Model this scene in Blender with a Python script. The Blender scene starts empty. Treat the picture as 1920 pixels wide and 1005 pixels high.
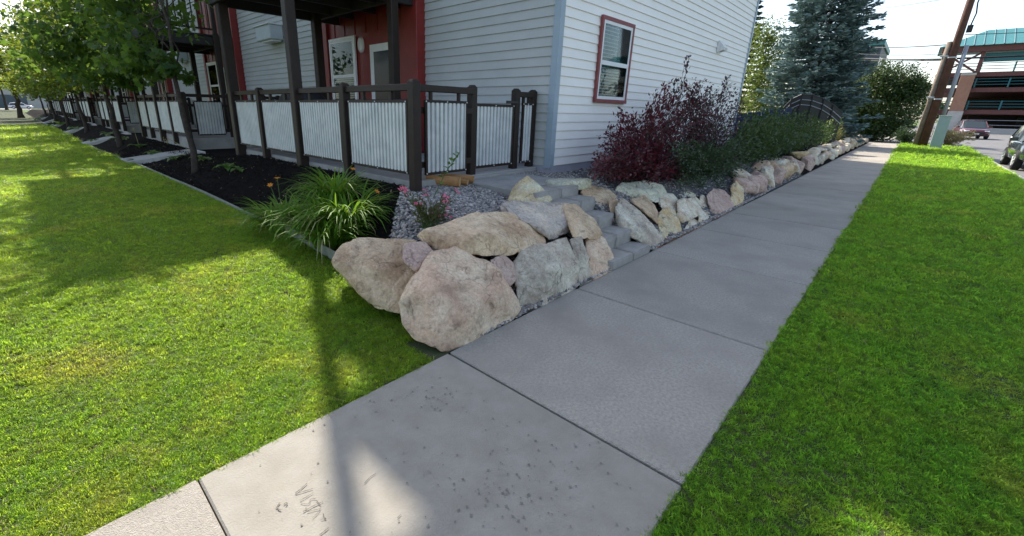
import bpy, bmesh, math, random
import numpy as np
from mathutils import Vector, Matrix, noise
rad = math.radians

# ------------------------------------------------------------------ camera
CAMP = np.array([-1.758, -1.882, 1.555])
YAW, PITCH, ROLL = rad(44.345), rad(-18.008), rad(1.096)
FPX, CX, CY, PW, PH = 813.783, 877.625, 471.136, 1920.0, 1005.0
_f = np.array([math.cos(YAW)*math.cos(PITCH), math.sin(YAW)*math.cos(PITCH), math.sin(PITCH)])
_r = np.array([math.sin(YAW), -math.cos(YAW), 0.0]); _u = np.cross(_r, _f)
_r, _u = math.cos(ROLL)*_r+math.sin(ROLL)*_u, -math.sin(ROLL)*_r+math.cos(ROLL)*_u
sc = bpy.context.scene
C = sc.collection
cam = bpy.data.objects.new('camera', bpy.data.cameras.new('camera')); C.objects.link(cam)
m = Matrix.Identity(4)
for i in range(3):
    m[i][0], m[i][1], m[i][2], m[i][3] = _r[i], _u[i], -_f[i], CAMP[i]
cam.matrix_world = m
cam.data.sensor_width = 36.0; cam.data.sensor_fit = 'HORIZONTAL'
cam.data.lens = 36.0*FPX/PW
cam.data.shift_x = -(CX-PW/2)/PW
cam.data.shift_y = (CY-PH/2)/PW
cam.data.clip_start = 0.05; cam.data.clip_end = 1500
sc.camera = cam
sc.render.resolution_x, sc.render.resolution_y = 1024, 536

# ------------------------------------------------------------------ sky and sun
SUN_AZ, SUN_EL = rad(65.5), rad(44.5)
S = np.array([math.cos(SUN_AZ)*math.cos(SUN_EL), math.sin(SUN_AZ)*math.cos(SUN_EL), math.sin(SUN_EL)])
w = bpy.data.worlds.new('World'); sc.world = w; w.use_nodes = True
nt = w.node_tree; bg = nt.nodes['Background']
sky = nt.nodes.new('ShaderNodeTexSky'); sky.sky_type = 'NISHITA'; sky.sun_disc = False
sky.sun_elevation = SUN_EL; sky.sun_rotation = rad(90)-SUN_AZ
sky.air_density = 1.0; sky.dust_density = 1.7; sky.ozone_density = 1.0; sky.altitude = 0
hsv = nt.nodes.new('ShaderNodeHueSaturation'); hsv.inputs['Saturation'].default_value = 0.84
nt.links.new(sky.outputs[0], hsv.inputs['Color']); nt.links.new(hsv.outputs[0], bg.inputs[0]); bg.inputs[1].default_value = 0.15
sun = bpy.data.objects.new('sun', bpy.data.lights.new('sun', 'SUN')); C.objects.link(sun)
sun.data.energy = 4.3; sun.data.angle = rad(0.8); sun.data.color = (1.0, 0.93, 0.82)
sun.rotation_euler = Vector(-S).to_track_quat('-Z', 'Y').to_euler()
sun.location = (0, 0, 30)
sc.view_settings.view_transform = 'Standard'; sc.view_settings.look = 'None'
sc.view_settings.gamma = 1.0; sc.view_settings.exposure = 1.04
sc.cycles.max_bounces = 8

# ------------------------------------------------------------------ helpers
def ray(px, py):
    return _f+_r*(px-CX)/FPX-_u*(py-CY)/FPX
def at_y(px, py, Y): d = ray(px, py); return CAMP+d*((Y-CAMP[1])/d[1])
def at_x(px, py, X): d = ray(px, py); return CAMP+d*((X-CAMP[0])/d[0])
def at_z(px, py, Z): d = ray(px, py); return CAMP+d*((Z-CAMP[2])/d[2])
def in_view(P, margin=0.12):
    d = P-CAMP; z = d@_f; zz = np.maximum(z, 1e-3)
    x = (CX+FPX*(d@_r)/zz)/PW; y = (CY-FPX*(d@_u)/zz)/PH
    return (z > .05) & (x > -margin) & (x < 1+margin) & (y > -margin) & (y < 1+margin*2)

def smooth(a, b, x):
    t = np.clip((np.asarray(x, float)-a)/(b-a), 0, 1); return t*t*(3-2*t)

def link(o, parent=None):
    C.objects.link(o)
    if parent is not None: o.parent = parent
    return o
def tag(o, label=None, cat=None, group=None, kind=None):
    if label: o['label'] = label
    if cat: o['category'] = cat
    if group: o['group'] = group
    if kind: o['kind'] = kind
    return o
def empty(name, loc, label=None, cat=None, group=None, rz=0):
    o = bpy.data.objects.new(name, None); link(o); o.location = loc; o.rotation_euler = (0, 0, rz)
    o.empty_display_size = .1
    return tag(o, label, cat, group)
def mesh(name, v, f, mat=None, parent=None, shade=False, loc=None):
    me = bpy.data.meshes.new(name)
    me.from_pydata([tuple(map(float, a)) for a in v], [], [tuple(map(int, a)) for a in f]); me.update()
    if mat is not None: me.materials.append(mat)
    if shade: me.polygons.foreach_set('use_smooth', [True]*len(me.polygons))
    o = bpy.data.objects.new(name, me); link(o, parent)
    if loc is not None: o.location = loc
    return o
def fmesh(name, V, F, mat=None, parent=None, shade=False):
    """fast mesh for big uniform face arrays"""
    V = np.asarray(V, np.float32); F = np.asarray(F, np.int32); n = F.shape[1]
    me = bpy.data.meshes.new(name)
    me.vertices.add(len(V)); me.vertices.foreach_set('co', V.ravel())
    me.loops.add(F.size); me.loops.foreach_set('vertex_index', F.ravel())
    me.polygons.add(len(F)); me.polygons.foreach_set('loop_start', np.arange(0, F.size, n, dtype=np.int32))
    me.update(calc_edges=True); me.validate()
    if shade: me.polygons.foreach_set('use_smooth', [True]*len(me.polygons))
    if mat is not None: me.materials.append(mat)
    o = bpy.data.objects.new(name, me); link(o, parent)
    return o
class MB:
    def __init__(s): s.v = []; s.f = []
    def add(s, v, f):
        n = len(s.v); s.v += [tuple(a) for a in v]; s.f += [tuple(i+n for i in q) for q in f]; return s
    def box(s, x0, x1, y0, y1, z0, z1):
        return s.add([(x0,y0,z0),(x1,y0,z0),(x1,y1,z0),(x0,y1,z0),(x0,y0,z1),(x1,y0,z1),(x1,y1,z1),(x0,y1,z1)],
                     [(0,3,2,1),(4,5,6,7),(0,1,5,4),(1,2,6,5),(2,3,7,6),(3,0,4,7)])
    def bbox(s, x0, x1, y0, y1, z0, z1, b=.006):
        """box with chamfered edges"""
        bm = bmesh.new(); bmesh.ops.create_cube(bm, size=1)
        bmesh.ops.scale(bm, vec=(x1-x0, y1-y0, z1-z0), verts=bm.verts)
        bmesh.ops.translate(bm, vec=((x0+x1)/2, (y0+y1)/2, (z0+z1)/2), verts=bm.verts)
        bmesh.ops.bevel(bm, geom=bm.edges[:], offset=b, segments=1, affect='EDGES')
        bm.verts.index_update()
        s.add([v.co[:] for v in bm.verts], [[v.index for v in f.verts] for f in bm.faces]); bm.free(); return s
    def tube(s, pts, radii, n=8, cap=True):
        pts = [Vector(p) for p in pts]; base = len(s.v); ref = None
        if not hasattr(radii, '__len__'): radii = [radii]*len(pts)
        for i, p in enumerate(pts):
            d = (pts[min(i+1, len(pts)-1)]-pts[max(i-1, 0)]).normalized()
            if ref is None: ref = Vector((1, 0, 0)) if abs(d.x) < .8 else Vector((0, 1, 0))
            a = d.cross(ref).normalized(); b = d.cross(a); ref = b.cross(d) if False else ref
            for k in range(n):
                t = 2*math.pi*k/n; s.v.append(tuple(p+(a*math.cos(t)+b*math.sin(t))*radii[i]))
        for i in range(len(pts)-1):
            for k in range(n):
                s.f.append((base+i*n+k, base+i*n+(k+1) % n, base+(i+1)*n+(k+1) % n, base+(i+1)*n+k))
        if cap:
            s.f.append(tuple(base+k for k in range(n))); e = base+(len(pts)-1)*n
            s.f.append(tuple(e+k for k in reversed(range(n))))
        return s
    def build(s, name, mat=None, parent=None, shade=False, loc=None):
        o = mesh(name, s.v, s.f, mat, parent, shade, loc)
        bm = bmesh.new(); bm.from_mesh(o.data); bmesh.ops.recalc_face_normals(bm, faces=bm.faces); bm.to_mesh(o.data); bm.free()
        return o
def copy_tree(o, parent=None):
    c = o.copy(); C.objects.link(c); c.parent = parent
    for ch in o.children: copy_tree(ch, c)
    return c
def inst(src, name, parent, loc, rot=None, scale=None):
    o = bpy.data.objects.new(name, src); link(o, parent); o.location = loc
    if rot is not None: o.rotation_euler = rot
    if scale is not None: o.scale = scale
    return o

# ------------------------------------------------------------------ materials
MATS = {}
def mat(name, c1, c2=None, scale=6, rough=.7, metal=0, bump=0, bscale=40, coord='Object', c3=None, scale3=1.3, detail=6, rnd=0, spec=None, thr=(.35, .65), thr3=(.45, .7), trans=0, bdist=.02):
    if name in MATS: return MATS[name]
    M = bpy.data.materials.new(name); M.use_nodes = True; t = M.node_tree; N = t.nodes; L = t.links
    b = N['Principled BSDF']; b.inputs['Roughness'].default_value = rough; b.inputs['Metallic'].default_value = metal
    if spec is not None: b.inputs['Specular IOR Level'].default_value = spec
    tc = N.new('ShaderNodeTexCoord')
    if coord == 'World':
        geo = N.new('ShaderNodeNewGeometry'); vec = geo.outputs['Position']
    else: vec = tc.outputs['Object']
    oi = N.new('ShaderNodeObjectInfo')
    if coord != 'World':
        ad = N.new('ShaderNodeVectorMath'); ad.operation = 'ADD'
        mu = N.new('ShaderNodeVectorMath'); mu.operation = 'SCALE'; mu.inputs[0].default_value = (31, 17, 23)
        L.new(oi.outputs['Random'], mu.inputs['Scale']); L.new(vec, ad.inputs[0]); L.new(mu.outputs[0], ad.inputs[1]); vec = ad.outputs[0]
    col = None
    def mixc(fac, a, bcol):
        mx = N.new('ShaderNodeMix'); mx.data_type = 'RGBA'
        L.new(fac, mx.inputs[0])
        for s_, v_ in ((6, a), (7, bcol)):
            if isinstance(v_, tuple): mx.inputs[s_].default_value = v_+(1,)
            else: L.new(v_, mx.inputs[s_])
        return mx.outputs[2]
    def nz(sc_, th, det=detail):
        n = N.new('ShaderNodeTexNoise'); n.inputs['Scale'].default_value = sc_; n.inputs['Detail'].default_value = det
        n.inputs['Roughness'].default_value = .6; L.new(vec, n.inputs['Vector'])
        r = N.new('ShaderNodeMapRange'); r.inputs[1].default_value = th[0]; r.inputs[2].default_value = th[1]; L.new(n.outputs[0], r.inputs[0])
        return r.outputs[0]
    if c2 is None: b.inputs['Base Color'].default_value = c1+(1,)
    else:
        col = mixc(nz(scale, thr), c1, c2)
        if c3 is not None: col = mixc(nz(scale3, thr3), col, c3)
    if rnd:
        hs = N.new('ShaderNodeHueSaturation')
        mr = N.new('ShaderNodeMapRange'); mr.inputs[3].default_value = 1-rnd; mr.inputs[4].default_value = 1+rnd
        L.new(oi.outputs['Random'], mr.inputs[0]); L.new(mr.outputs[0], hs.inputs['Value'])
        if col is None: hs.inputs['Color'].default_value = c1+(1,)
        else: L.new(col, hs.inputs['Color'])
        col = hs.outputs[0]
    if col is not None: L.new(col, b.inputs['Base Color'])
    if bump:
        n = N.new('ShaderNodeTexNoise'); n.inputs['Scale'].default_value = bscale; n.inputs['Detail'].default_value = 8
        L.new(vec, n.inputs['Vector']); bp = N.new('ShaderNodeBump'); bp.inputs['Strength'].default_value = bump; bp.inputs['Distance'].default_value = bdist
        L.new(n.outputs[0], bp.inputs['Height']); L.new(bp.outputs[0], b.inputs['Normal'])
    if trans:
        tr = N.new('ShaderNodeBsdfTranslucent'); ms = N.new('ShaderNodeMixShader'); ms.inputs[0].default_value = trans
        if col is not None:
            hs2 = N.new('ShaderNodeHueSaturation'); hs2.inputs['Value'].default_value = (1.25 if 'leaf' not in name else 1.6) if not name.startswith('grass') else 4.4; hs2.inputs['Hue'].default_value = .48 if not name.startswith('grass') else .472; L.new(col, hs2.inputs['Color']); L.new(hs2.outputs[0], tr.inputs[0])
        else: tr.inputs[0].default_value = c1+(1,)
        L.new(b.outputs[0], ms.inputs[1]); L.new(tr.outputs[0], ms.inputs[2]); L.new(ms.outputs[0], N['Material Output'].inputs[0])
    MATS[name] = M
    return M
def glass(name, tint=(.02, .025, .03), rough=.12):
    M = mat(name, tint, rough=rough, spec=.12)
    return M

m_slab_old = mat('concrete_old', (.41, .37, .313), (.27, .243, .203), scale=55, detail=10, thr=(.38, .72), rough=.9, bump=.6, bscale=150, coord='World', c3=(.285, .255, .215), scale3=1.4, rnd=.09)
m_slab_new = mat('concrete_new', (.295, .272, .23), (.25, .228, .188), scale=7, detail=10, rough=.88, bump=.25, bscale=120, coord='World', c3=(.27, .24, .19), scale3=9, thr3=(.60, .74))
m_step = mat('concrete_step', (.37, .345, .31), (.29, .27, .24), scale=9, rough=.92, bump=.6, bscale=70)
m_patio = mat('concrete_patio', (.36, .345, .32), (.28, .27, .25), scale=4, rough=.9, bump=.25, bscale=90)
m_dirt = mat('dirt', (.045, .035, .026), (.02, .016, .012), scale=14, rough=1, bump=.8, bscale=60, coord='World')
m_lawnbase = mat('lawn_soil', (.035, .062, .012), (.06, .055, .025), scale=5, rough=1, bump=.8, bscale=90, coord='World')
m_farlawn = mat('far_grass', (.07, .13, .022), (.09, .12, .03), scale=.6, rough=1, bump=.5, bscale=30, coord='World')
m_mulch = mat('mulch', (.006, .005, .0045), (.013, .010, .009), scale=40, rough=1, spec=.08, bump=1, bscale=55, coord='World', bdist=.05)
m_chip = mat('mulch_chip', (.007, .006, .005), (.015, .012, .010), scale=20, rough=.95, rnd=.6, spec=.15)
m_asphalt = mat('asphalt', (.17, .165, .165), (.12, .118, .118), scale=2.5, rough=.92, bump=.3, bscale=120, coord='World')
m_kerb = mat('kerb', (.42, .40, .37), (.33, .32, .30), scale=4, rough=.9, bump=.2, bscale=60, coord='World')
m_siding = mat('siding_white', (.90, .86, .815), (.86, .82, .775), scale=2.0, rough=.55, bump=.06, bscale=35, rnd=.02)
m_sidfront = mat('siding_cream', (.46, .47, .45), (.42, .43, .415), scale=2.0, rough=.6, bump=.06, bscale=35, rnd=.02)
m_corner = mat('corner_trim', (.33, .40, .46), (.29, .36, .42), scale=4, rough=.5)
m_found = mat('foundation', (.40, .40, .46), (.33, .33, .38), scale=5, rough=.9, bump=.3, bscale=40)
m_red = mat('red_paint', (.235, .020, .016), (.19, .016, .013), scale=4, rough=.5, bump=.05)
m_trimred = mat('red_trim', (.26, .06, .06), (.2, .045, .045), scale=8, rough=.6)
m_white = mat('white_vinyl', (.78, .78, .78), (.7, .7, .7), scale=6, rough=.4)
m_brown = mat('brown_paint', (.028, .017, .013), (.019, .012, .009), scale=7, rough=.55, spec=.3, bump=.12, bscale=30, rnd=.1)
m_dark = mat('dark_beam', (.020, .016, .014), (.014, .012, .011), scale=7, rough=.6)
m_soffit = mat('soffit_metal', (.20, .25, .26), rough=.35, metal=.6)
m_galv = mat('galvanised', (.60, .61, .60), (.48, .50, .50), scale=7, rough=.5, metal=.15, c3=(.66, .67, .66), scale3=3)
m_glass = glass('window_glass')
m_blind = mat('blind_slat', (.42, .45, .46), rough=.6)
m_curtain = mat('curtain', (.40, .46, .42), (.16, .18, .2), scale=9, rough=.9)
m_black = mat('black_cloth', (.010, .010, .011), (.016, .016, .018), scale=10, rough=.7, bump=.3, bscale=14)
m_iron = mat('black_iron', (.006, .006, .008), rough=.45)
m_railgrey = mat('rail_grey', (.30, .31, .34), rough=.4)
m_roof = mat('shingle', (.06, .055, .05), (.045, .04, .037), scale=20, rough=.95)
m_wood = mat('log_wood', (.42, .22, .085), (.30, .15, .05), scale=9, rough=.8, bump=.5, bscale=30)
m_logend = mat('log_end', (.50, .30, .13), (.40, .22, .09), scale=16, rough=.85, bump=.3, bscale=40)
m_bark = mat('bark', (.075, .055, .042), (.04, .03, .024), scale=14, rough=.95, bump=1, bscale=22, bdist=.04)
m_edge = mat('edging_metal', (.30, .32, .28), (.20, .21, .18), scale=9, rough=.55, metal=.2)
m_maple = mat('maple_leaf', (.042, .100, .016), (.09, .165, .020), scale=1.6, rough=.5, coord='World', trans=.6, c3=(.24, .24, .02), scale3=2.3, thr3=(.62, .75))
m_maplefar = mat('maple_leaf_far', (.07, .13, .014), (.15, .20, .018), scale=1.1, rough=.55, coord='World', trans=.5, c3=(.22, .22, .02), scale3=1.7, thr3=(.55, .72))
m_spruce = mat('spruce_needles', (.17, .255, .25), (.10, .165, .165), scale=1.4, rough=.75, coord='World', c3=(.27, .35, .335), scale3=3, thr3=(.5, .7))
m_spruceb = mat('spruce_wood', (.05, .04, .033), rough=.95)
m_yg = mat('yellow_green_leaf', (.115, .165, .03), (.06, .10, .02), scale=1.3, rough=.55, coord='World', trans=.45)
m_dkleaf = mat('dark_tree_leaf', (.030, .062, .013), (.05, .088, .016), scale=1.0, rough=.5, coord='World', trans=.25)
m_burg = mat('burgundy_leaf', (.15, .012, .020), (.065, .009, .014), scale=2.6, rough=.42, coord='World', trans=.25, c3=(.06, .014, .018), scale3=3.0)
m_purple = mat('purple_leaf', (.055, .022, .028), (.085, .024, .03), scale=3, rough=.42, coord='World', trans=.2, c3=(.030, .032, .016), scale3=2)
m_shrub = mat('shrub_leaf', (.026, .060, .015), (.055, .10, .02), scale=2.2, rough=.45, coord='World', trans=.3)
m_shrubdk = mat('shrub_leaf_dark', (.03, .065, .024), (.045, .085, .028), scale=3, rough=.4, coord='World', trans=.25)
m_lime = mat('lime_leaf', (.16, .24, .03), (.10, .17, .02), scale=6, rough=.5, coord='World', trans=.4)
m_lily = mat('daylily_blade', (.16, .31, .025), (.09, .21, .018), scale=5, rough=.55, spec=.25, coord='World', trans=.42, c3=(.16, .22, .04), scale3=9, thr3=(.55, .7))
m_hosta = mat('hosta_leaf', (.10, .20, .03), (.06, .13, .02), scale=9, rough=.42, coord='World', trans=.35)
m_pink = mat('pink_petal', (.70, .085, .20), (.78, .22, .32), scale=30, rough=.5, coord='World', trans=.2)
m_orange = mat('orange_petal', (.75, .25, .02), (.8, .36, .03), scale=30, rough=.5, coord='World', trans=.3)
m_straw = mat('straw', (.42, .36, .18), (.33, .27, .12), scale=8, rough=.8, coord='World', trans=.2)
m_stem = mat('stem', (.05, .035, .025), rough=.9)
m_gstem = mat('green_stem', (.06, .11, .025), rough=.7)
m_grass = mat('grass_blade', (.080, .160, .012), (.11, .178, .014), scale=2.6, rough=.42, spec=.3, coord='World', rnd=.38, trans=.5, c3=(.20, .20, .03), scale3=1.3, thr3=(.55, .85))
m_grassr = mat('grass_blade_lush', (.072, .175, .014), (.098, .19, .016), scale=2.0, rough=.45, spec=.25, coord='World', rnd=.5, trans=.5, c3=(.17, .19, .03), scale3=1.0, thr3=(.56, .78))

def rockmat(name, a, b, c, dark=(.13, .10, .075)):
    a, b, c = [tuple(min(.75, v*g*k) for v, k in zip(q, (1.07, 1, .90))) for q, g in ((a, 1.78), (b, 1.38), (c, 1.82))]
    M = mat(name, a, b, scale=3.4, rough=.9, bump=1.0, bscale=15, c3=c, scale3=4.2, thr3=(.40, .75), rnd=.08, bdist=.03)
    t = M.node_tree; N = t.nodes; L = t.links; bs = N['Principled BSDF']
    src = bs.inputs['Base Color'].links[0].from_socket
    vec = None
    for n in N:
        if n.type == 'TEX_NOISE': vec = n.inputs['Vector'].links[0].from_socket
    mu = N.new('ShaderNodeTexNoise'); mu.inputs['Scale'].default_value = 9; mu.inputs['Detail'].default_value = 10; mu.inputs['Roughness'].default_value = .72; mu.inputs['Distortion'].default_value = 1.2
    L.new(vec, mu.inputs['Vector'])
    r = N.new('ShaderNodeMapRange'); r.inputs[1].default_value = .53; r.inputs[2].default_value = .70; r.inputs[4].default_value = .85; L.new(mu.outputs[0], r.inputs[0])
    mx = N.new('ShaderNodeMix'); mx.data_type = 'RGBA'; L.new(r.outputs[0], mx.inputs[0]); L.new(src, mx.inputs[6]); mx.inputs[7].default_value = dark+(1,)
    # rust and pale lichen
    m2 = N.new('ShaderNodeTexNoise'); m2.inputs['Scale'].default_value = 6; m2.inputs['Distortion'].default_value = 2.2; m2.inputs['Detail'].default_value = 9; m2.inputs['Roughness'].default_value = .75; L.new(vec, m2.inputs['Vector'])
    r2 = N.new('ShaderNodeMapRange'); r2.inputs[1].default_value = .56; r2.inputs[2].default_value = .70; r2.inputs[4].default_value = .3; L.new(m2.outputs[0], r2.inputs[0])
    mx2 = N.new('ShaderNodeMix'); mx2.data_type = 'RGBA'; L.new(r2.outputs[0], mx2.inputs[0]); L.new(mx.outputs[2], mx2.inputs[6]); mx2.inputs[7].default_value = (.50, .45, .39, 1)
    fn = N.new('ShaderNodeTexNoise'); fn.inputs['Scale'].default_value = 42; fn.inputs['Detail'].default_value = 8; fn.inputs['Roughness'].default_value = .8; L.new(vec, fn.inputs['Vector'])
    fr = N.new('ShaderNodeMapRange'); fr.inputs[1].default_value = .3; fr.inputs[2].default_value = .7; fr.inputs[3].default_value = .62; fr.inputs[4].default_value = 1.3; L.new(fn.outputs[0], fr.inputs[0])
    wn = N.new('ShaderNodeTexNoise'); wn.inputs['Scale'].default_value = 3.0; wn.inputs['Detail'].default_value = 5; L.new(vec, wn.inputs['Vector'])
    wa = N.new('ShaderNodeVectorMath'); wa.operation = 'MULTIPLY_ADD'; wa.inputs[1].default_value = (.5, .5, .5); L.new(wn.outputs['Color'], wa.inputs[0]); L.new(vec, wa.inputs[2])
    vr = N.new('ShaderNodeTexVoronoi'); vr.feature = 'DISTANCE_TO_EDGE'; vr.inputs['Scale'].default_value = 1.9; L.new(wa.outputs[0], vr.inputs['Vector'])
    vm = N.new('ShaderNodeMapRange'); vm.inputs[1].default_value = .0; vm.inputs[2].default_value = .014; vm.inputs[3].default_value = .55; vm.inputs[4].default_value = 1.0; L.new(vr.outputs['Distance'], vm.inputs[0])
    ck = N.new('ShaderNodeTexNoise'); ck.inputs['Scale'].default_value = 2.6; ck.inputs['Detail'].default_value = 3; L.new(vec, ck.inputs['Vector'])
    cm = N.new('ShaderNodeMapRange'); cm.inputs[1].default_value = .50; cm.inputs[2].default_value = .60; cm.inputs[3].default_value = 1.0; cm.inputs[4].default_value = 0.0; L.new(ck.outputs[0], cm.inputs[0])
    cx = N.new('ShaderNodeMath'); cx.operation = 'MAXIMUM'; L.new(vm.outputs[0], cx.inputs[0]); L.new(cm.outputs[0], cx.inputs[1])
    pr_ = N.new('ShaderNodeMath'); pr_.operation = 'MULTIPLY'; L.new(fr.outputs[0], pr_.inputs[0]); L.new(cx.outputs[0], pr_.inputs[1])
    hv = N.new('ShaderNodeHueSaturation'); hv.inputs['Saturation'].default_value = 1.1; L.new(pr_.outputs[0], hv.inputs['Value']); L.new(mx2.outputs[2], hv.inputs['Color'])
    L.new(hv.outputs[0], bs.inputs['Base Color'])
    # second, coarser relief under the fine one
    bp0 = bs.inputs['Normal'].links[0].from_node
    vo = N.new('ShaderNodeTexNoise'); vo.inputs['Scale'].default_value = 48; vo.inputs['Detail'].default_value = 6; L.new(vec, vo.inputs['Vector'])
    bp = N.new('ShaderNodeBump'); bp.inputs['Strength'].default_value = .8; bp.inputs['Distance'].default_value = .012
    L.new(vo.outputs[0], bp.inputs['Height']); L.new(bp0.outputs[0], bp.inputs['Normal']); L.new(bp.outputs[0], bs.inputs['Normal'])
    return M
RK = dict(
    tan=rockmat('rock_tan', (.34, .265, .195), (.255, .19, .135), (.40, .335, .265)),
    pink=rockmat('rock_pink', (.37, .28, .225), (.29, .215, .17), (.42, .345, .285)),
    grey=rockmat('rock_grey', (.28, .25, .22), (.19, .17, .15), (.42, .39, .35)),
    blue=rockmat('rock_blue', (.26, .245, .235), (.18, .17, .165), (.36, .325, .28)),
    purple=rockmat('rock_purple', (.25, .185, .175), (.30, .23, .205), (.34, .285, .26)),
    green=rockmat('rock_green', (.36, .38, .34), (.29, .315, .28), (.42, .37, .28)),
    ochre=rockmat('rock_ochre', (.40, .31, .19), (.33, .25, .16), (.45, .40, .33)),
    pale=rockmat('rock_pale', (.40, .345, .28), (.31, .255, .195), (.48, .44, .385)))

# ------------------------------------------------------------------ terrain heights
def z_lawn(y):
    y = np.asarray(y, float)
    return .19*smooth(0, 3.2, y)-.22*smooth(6, 22, y)-.10*smooth(22, 60, y)
def z_bed(x, y):
    x = np.asarray(x, float); y = np.asarray(y, float)
    g = .02+.13*smooth(.05, .25, y)+.35*smooth(.25, 1.0, y)+.10*smooth(1.0, 1.6, y)+.07*smooth(1.5, 2.4, y)-.22*smooth(6.5, 9.5, y)
    s = smooth(.22, 1.25, x)
    return z_lawn(y)*(1-s)+g*s

def sheet(name, xs, ys, zf, mat_, keep=None, parent=None, kind='structure'):
    X, Y = np.meshgrid(xs, ys); Zz = zf(X, Y); V = np.stack([X, Y, Zz], -1).reshape(-1, 3)
    nx = len(xs); i = np.arange((len(ys)-1)*(nx-1)); a = i//(nx-1)*nx+i % (nx-1)
    F = np.stack([a, a+1, a+nx+1, a+nx], 1)
    if keep is not None:
        cen = V[F].mean(1); F = F[keep(cen[:, 0], cen[:, 1])]
    o = fmesh(name, V, F, mat_, parent, True)
    if kind: o['kind'] = kind
    return o

# ------------------------------------------------------------------ setting
o = mesh('ground', [(-400, -400, -.30), (600, -400, -.30), (600, 600, -.30), (-400, 600, -.30)], [(0, 1, 2, 3)], m_farlawn); o['kind'] = 'structure'
ys = np.concatenate([[0.006], np.linspace(.1, 8, 60), np.linspace(8.5, 40, 64), np.linspace(45, 140, 30)])
xs = np.concatenate([np.linspace(-40, -6, 20), np.linspace(-5.6, .2, 40)])
lawn_noise = lambda X, Y: np.array([noise.noise((a*.9, b*.9, 3)) for a, b in zip(X.ravel(), Y.ravel())]).reshape(X.shape)*.012
o = sheet('lawn', xs, ys, lambda X, Y: z_lawn(Y)-.012+lawn_noise(X, Y)*smooth(.2, 1, Y), m_lawnbase)
o = sheet('parkway_lawn', np.concatenate([np.linspace(-6, 8, 50), np.linspace(8.6, 37, 50)]), np.linspace(-4.28, -1.525, 14), lambda X, Y: -.012+lawn_noise(X, Y), m_lawnbase)
def gravel_region(x, y):
    return (y < 2.35) & (x > .42+np.maximum(0, (y-1.35))*1.05) & (x < 13.4)
def step_hole(x, y): return (x > 2.32) & (x < 3.22) & (y < 1.28)
xs = np.linspace(.2, 3.9, 60); ys = np.concatenate([np.linspace(.006, 3, 60), np.linspace(3.1, 20, 80), np.linspace(21, 100, 60)])
sheet('mulch_bed', xs, ys, lambda X, Y: z_bed(X, Y)-.006, m_mulch, keep=lambda x, y: ~gravel_region(x, y))
m_gravelbase = mat('gravel_base', (.16, .16, .17), (.07, .07, .075), scale=60, rough=.95, bump=1, bscale=50, coord='World', bdist=.03)
sheet('gravel_bed', np.concatenate([np.linspace(.2, 4, 70), np.linspace(4.2, 13.4, 60)]), np.linspace(.006, 2.4, 50), lambda X, Y: z_bed(X, Y)-.006, m_gravelbase, keep=lambda x, y: gravel_region(x, y) & ~step_hole(x, y))
sheet('shrub_bed', np.linspace(13.4, 37.4, 50), np.linspace(.006, 6, 24), lambda X, Y: z_bed(X, Y)-.006-.1*smooth(2.5, 6, Y), m_mulch)

# sidewalk of single slabs
walk = mesh('sidewalk', [(-6, -1.55, -.05), (62, -1.55, -.05), (62, .03, -.05), (-6, .03, -.05)], [(0, 1, 2, 3)], m_dirt); walk['kind'] = 'structure'
jx = [-4.55, -3.02, -1.505, 0.0, 1.626, 3.352, 4.897, 6.436, 7.95]
while jx[-1] < 37: jx.append(jx[-1]+1.52)
random.seed(3)
slab_objs = []
for i in range(len(jx)-1):
    new = (jx[i+1] <= 0.01 and jx[i] > -1.6)
    g = .008
    b = MB().bbox(jx[i]+(.003 if abs(jx[i]+1.505) < .01 else g), jx[i+1]-(.003 if abs(jx[i+1]+1.505) < .01 else g), -1.52, 0.0, -.1, 0.0+random.uniform(-.002, .002), b=.008)
    o = b.build('slab', m_slab_new if new else m_slab_old, walk)
    if new: o['label'] = 'newer pale concrete slab with scratched letters'; newslab = o
    slab_objs.append(o)
for k in range(8):
    x0 = 46.0+k*1.9
    MB().bbox(x0+.01, x0+1.89, -1.75, -.05, -.1, 0, b=.01).build('slab', m_slab_old, walk)
# letters scratched in the slab
def stroke(b, pts, wdt=.0035, z=.0045):
    P = [at_z(490+x*.1406, 880+y*.1406, 0)[:2] for x, y in pts]
    for (x0, y0), (x1, y1) in zip(P[:-1], P[1:]):
        dx, dy = x1-x0, y1-y0; l = math.hypot(dx, dy); nx_, ny_ = -dy/l*wdt/2, dx/l*wdt/2
        b.add([(x0+nx_, y0+ny_, z), (x1+nx_*.6, y1+ny_*.6, z), (x1-nx_*.6, y1-ny_*.6, z), (x0-nx_, y0-ny_, z)], [(0, 3, 2, 1)])
m_scratch = mat('scratch', (.10, .085, .065), (.2, .18, .15), scale=60, rough=1, coord='World')
b = MB()
stroke(b, [(455, 325), (530, 268), (610, 195)], .005); stroke(b, [(455, 338), (560, 305), (690, 265)], .004)
stroke(b, [(515, 425), (590, 385), (695, 320)], .0035)
stroke(b, [(525, 455), (570, 470), (625, 475), (648, 450), (650, 415), (690, 396), (735, 405)], .003)
stroke(b, [(560, 572), (690, 500), (825, 438)], .0045); stroke(b, [(735, 420), (770, 465), (800, 500)], .003)
stroke(b, [(612, 576), (700, 555), (790, 533), (745, 600), (680, 662)], .003)
stroke(b, [(825, 600), (840, 650), (865, 668), (795, 678)], .004)
stroke(b, [(250, 455), (215, 500), (230, 545), (268, 555)], .006); stroke(b, [(300, 480), (325, 455), (350, 460), (325, 500)], .005)
stroke(b, [(775, 885), (840, 835), (900, 788)], .005)
stroke(b, [(1375, 195), (1450, 110), (1530, 60)], .004); stroke(b, [(1815, 655), (1865, 605)], .004)
o = b.build('scratched_lettering', m_scratch, newslab)
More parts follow.
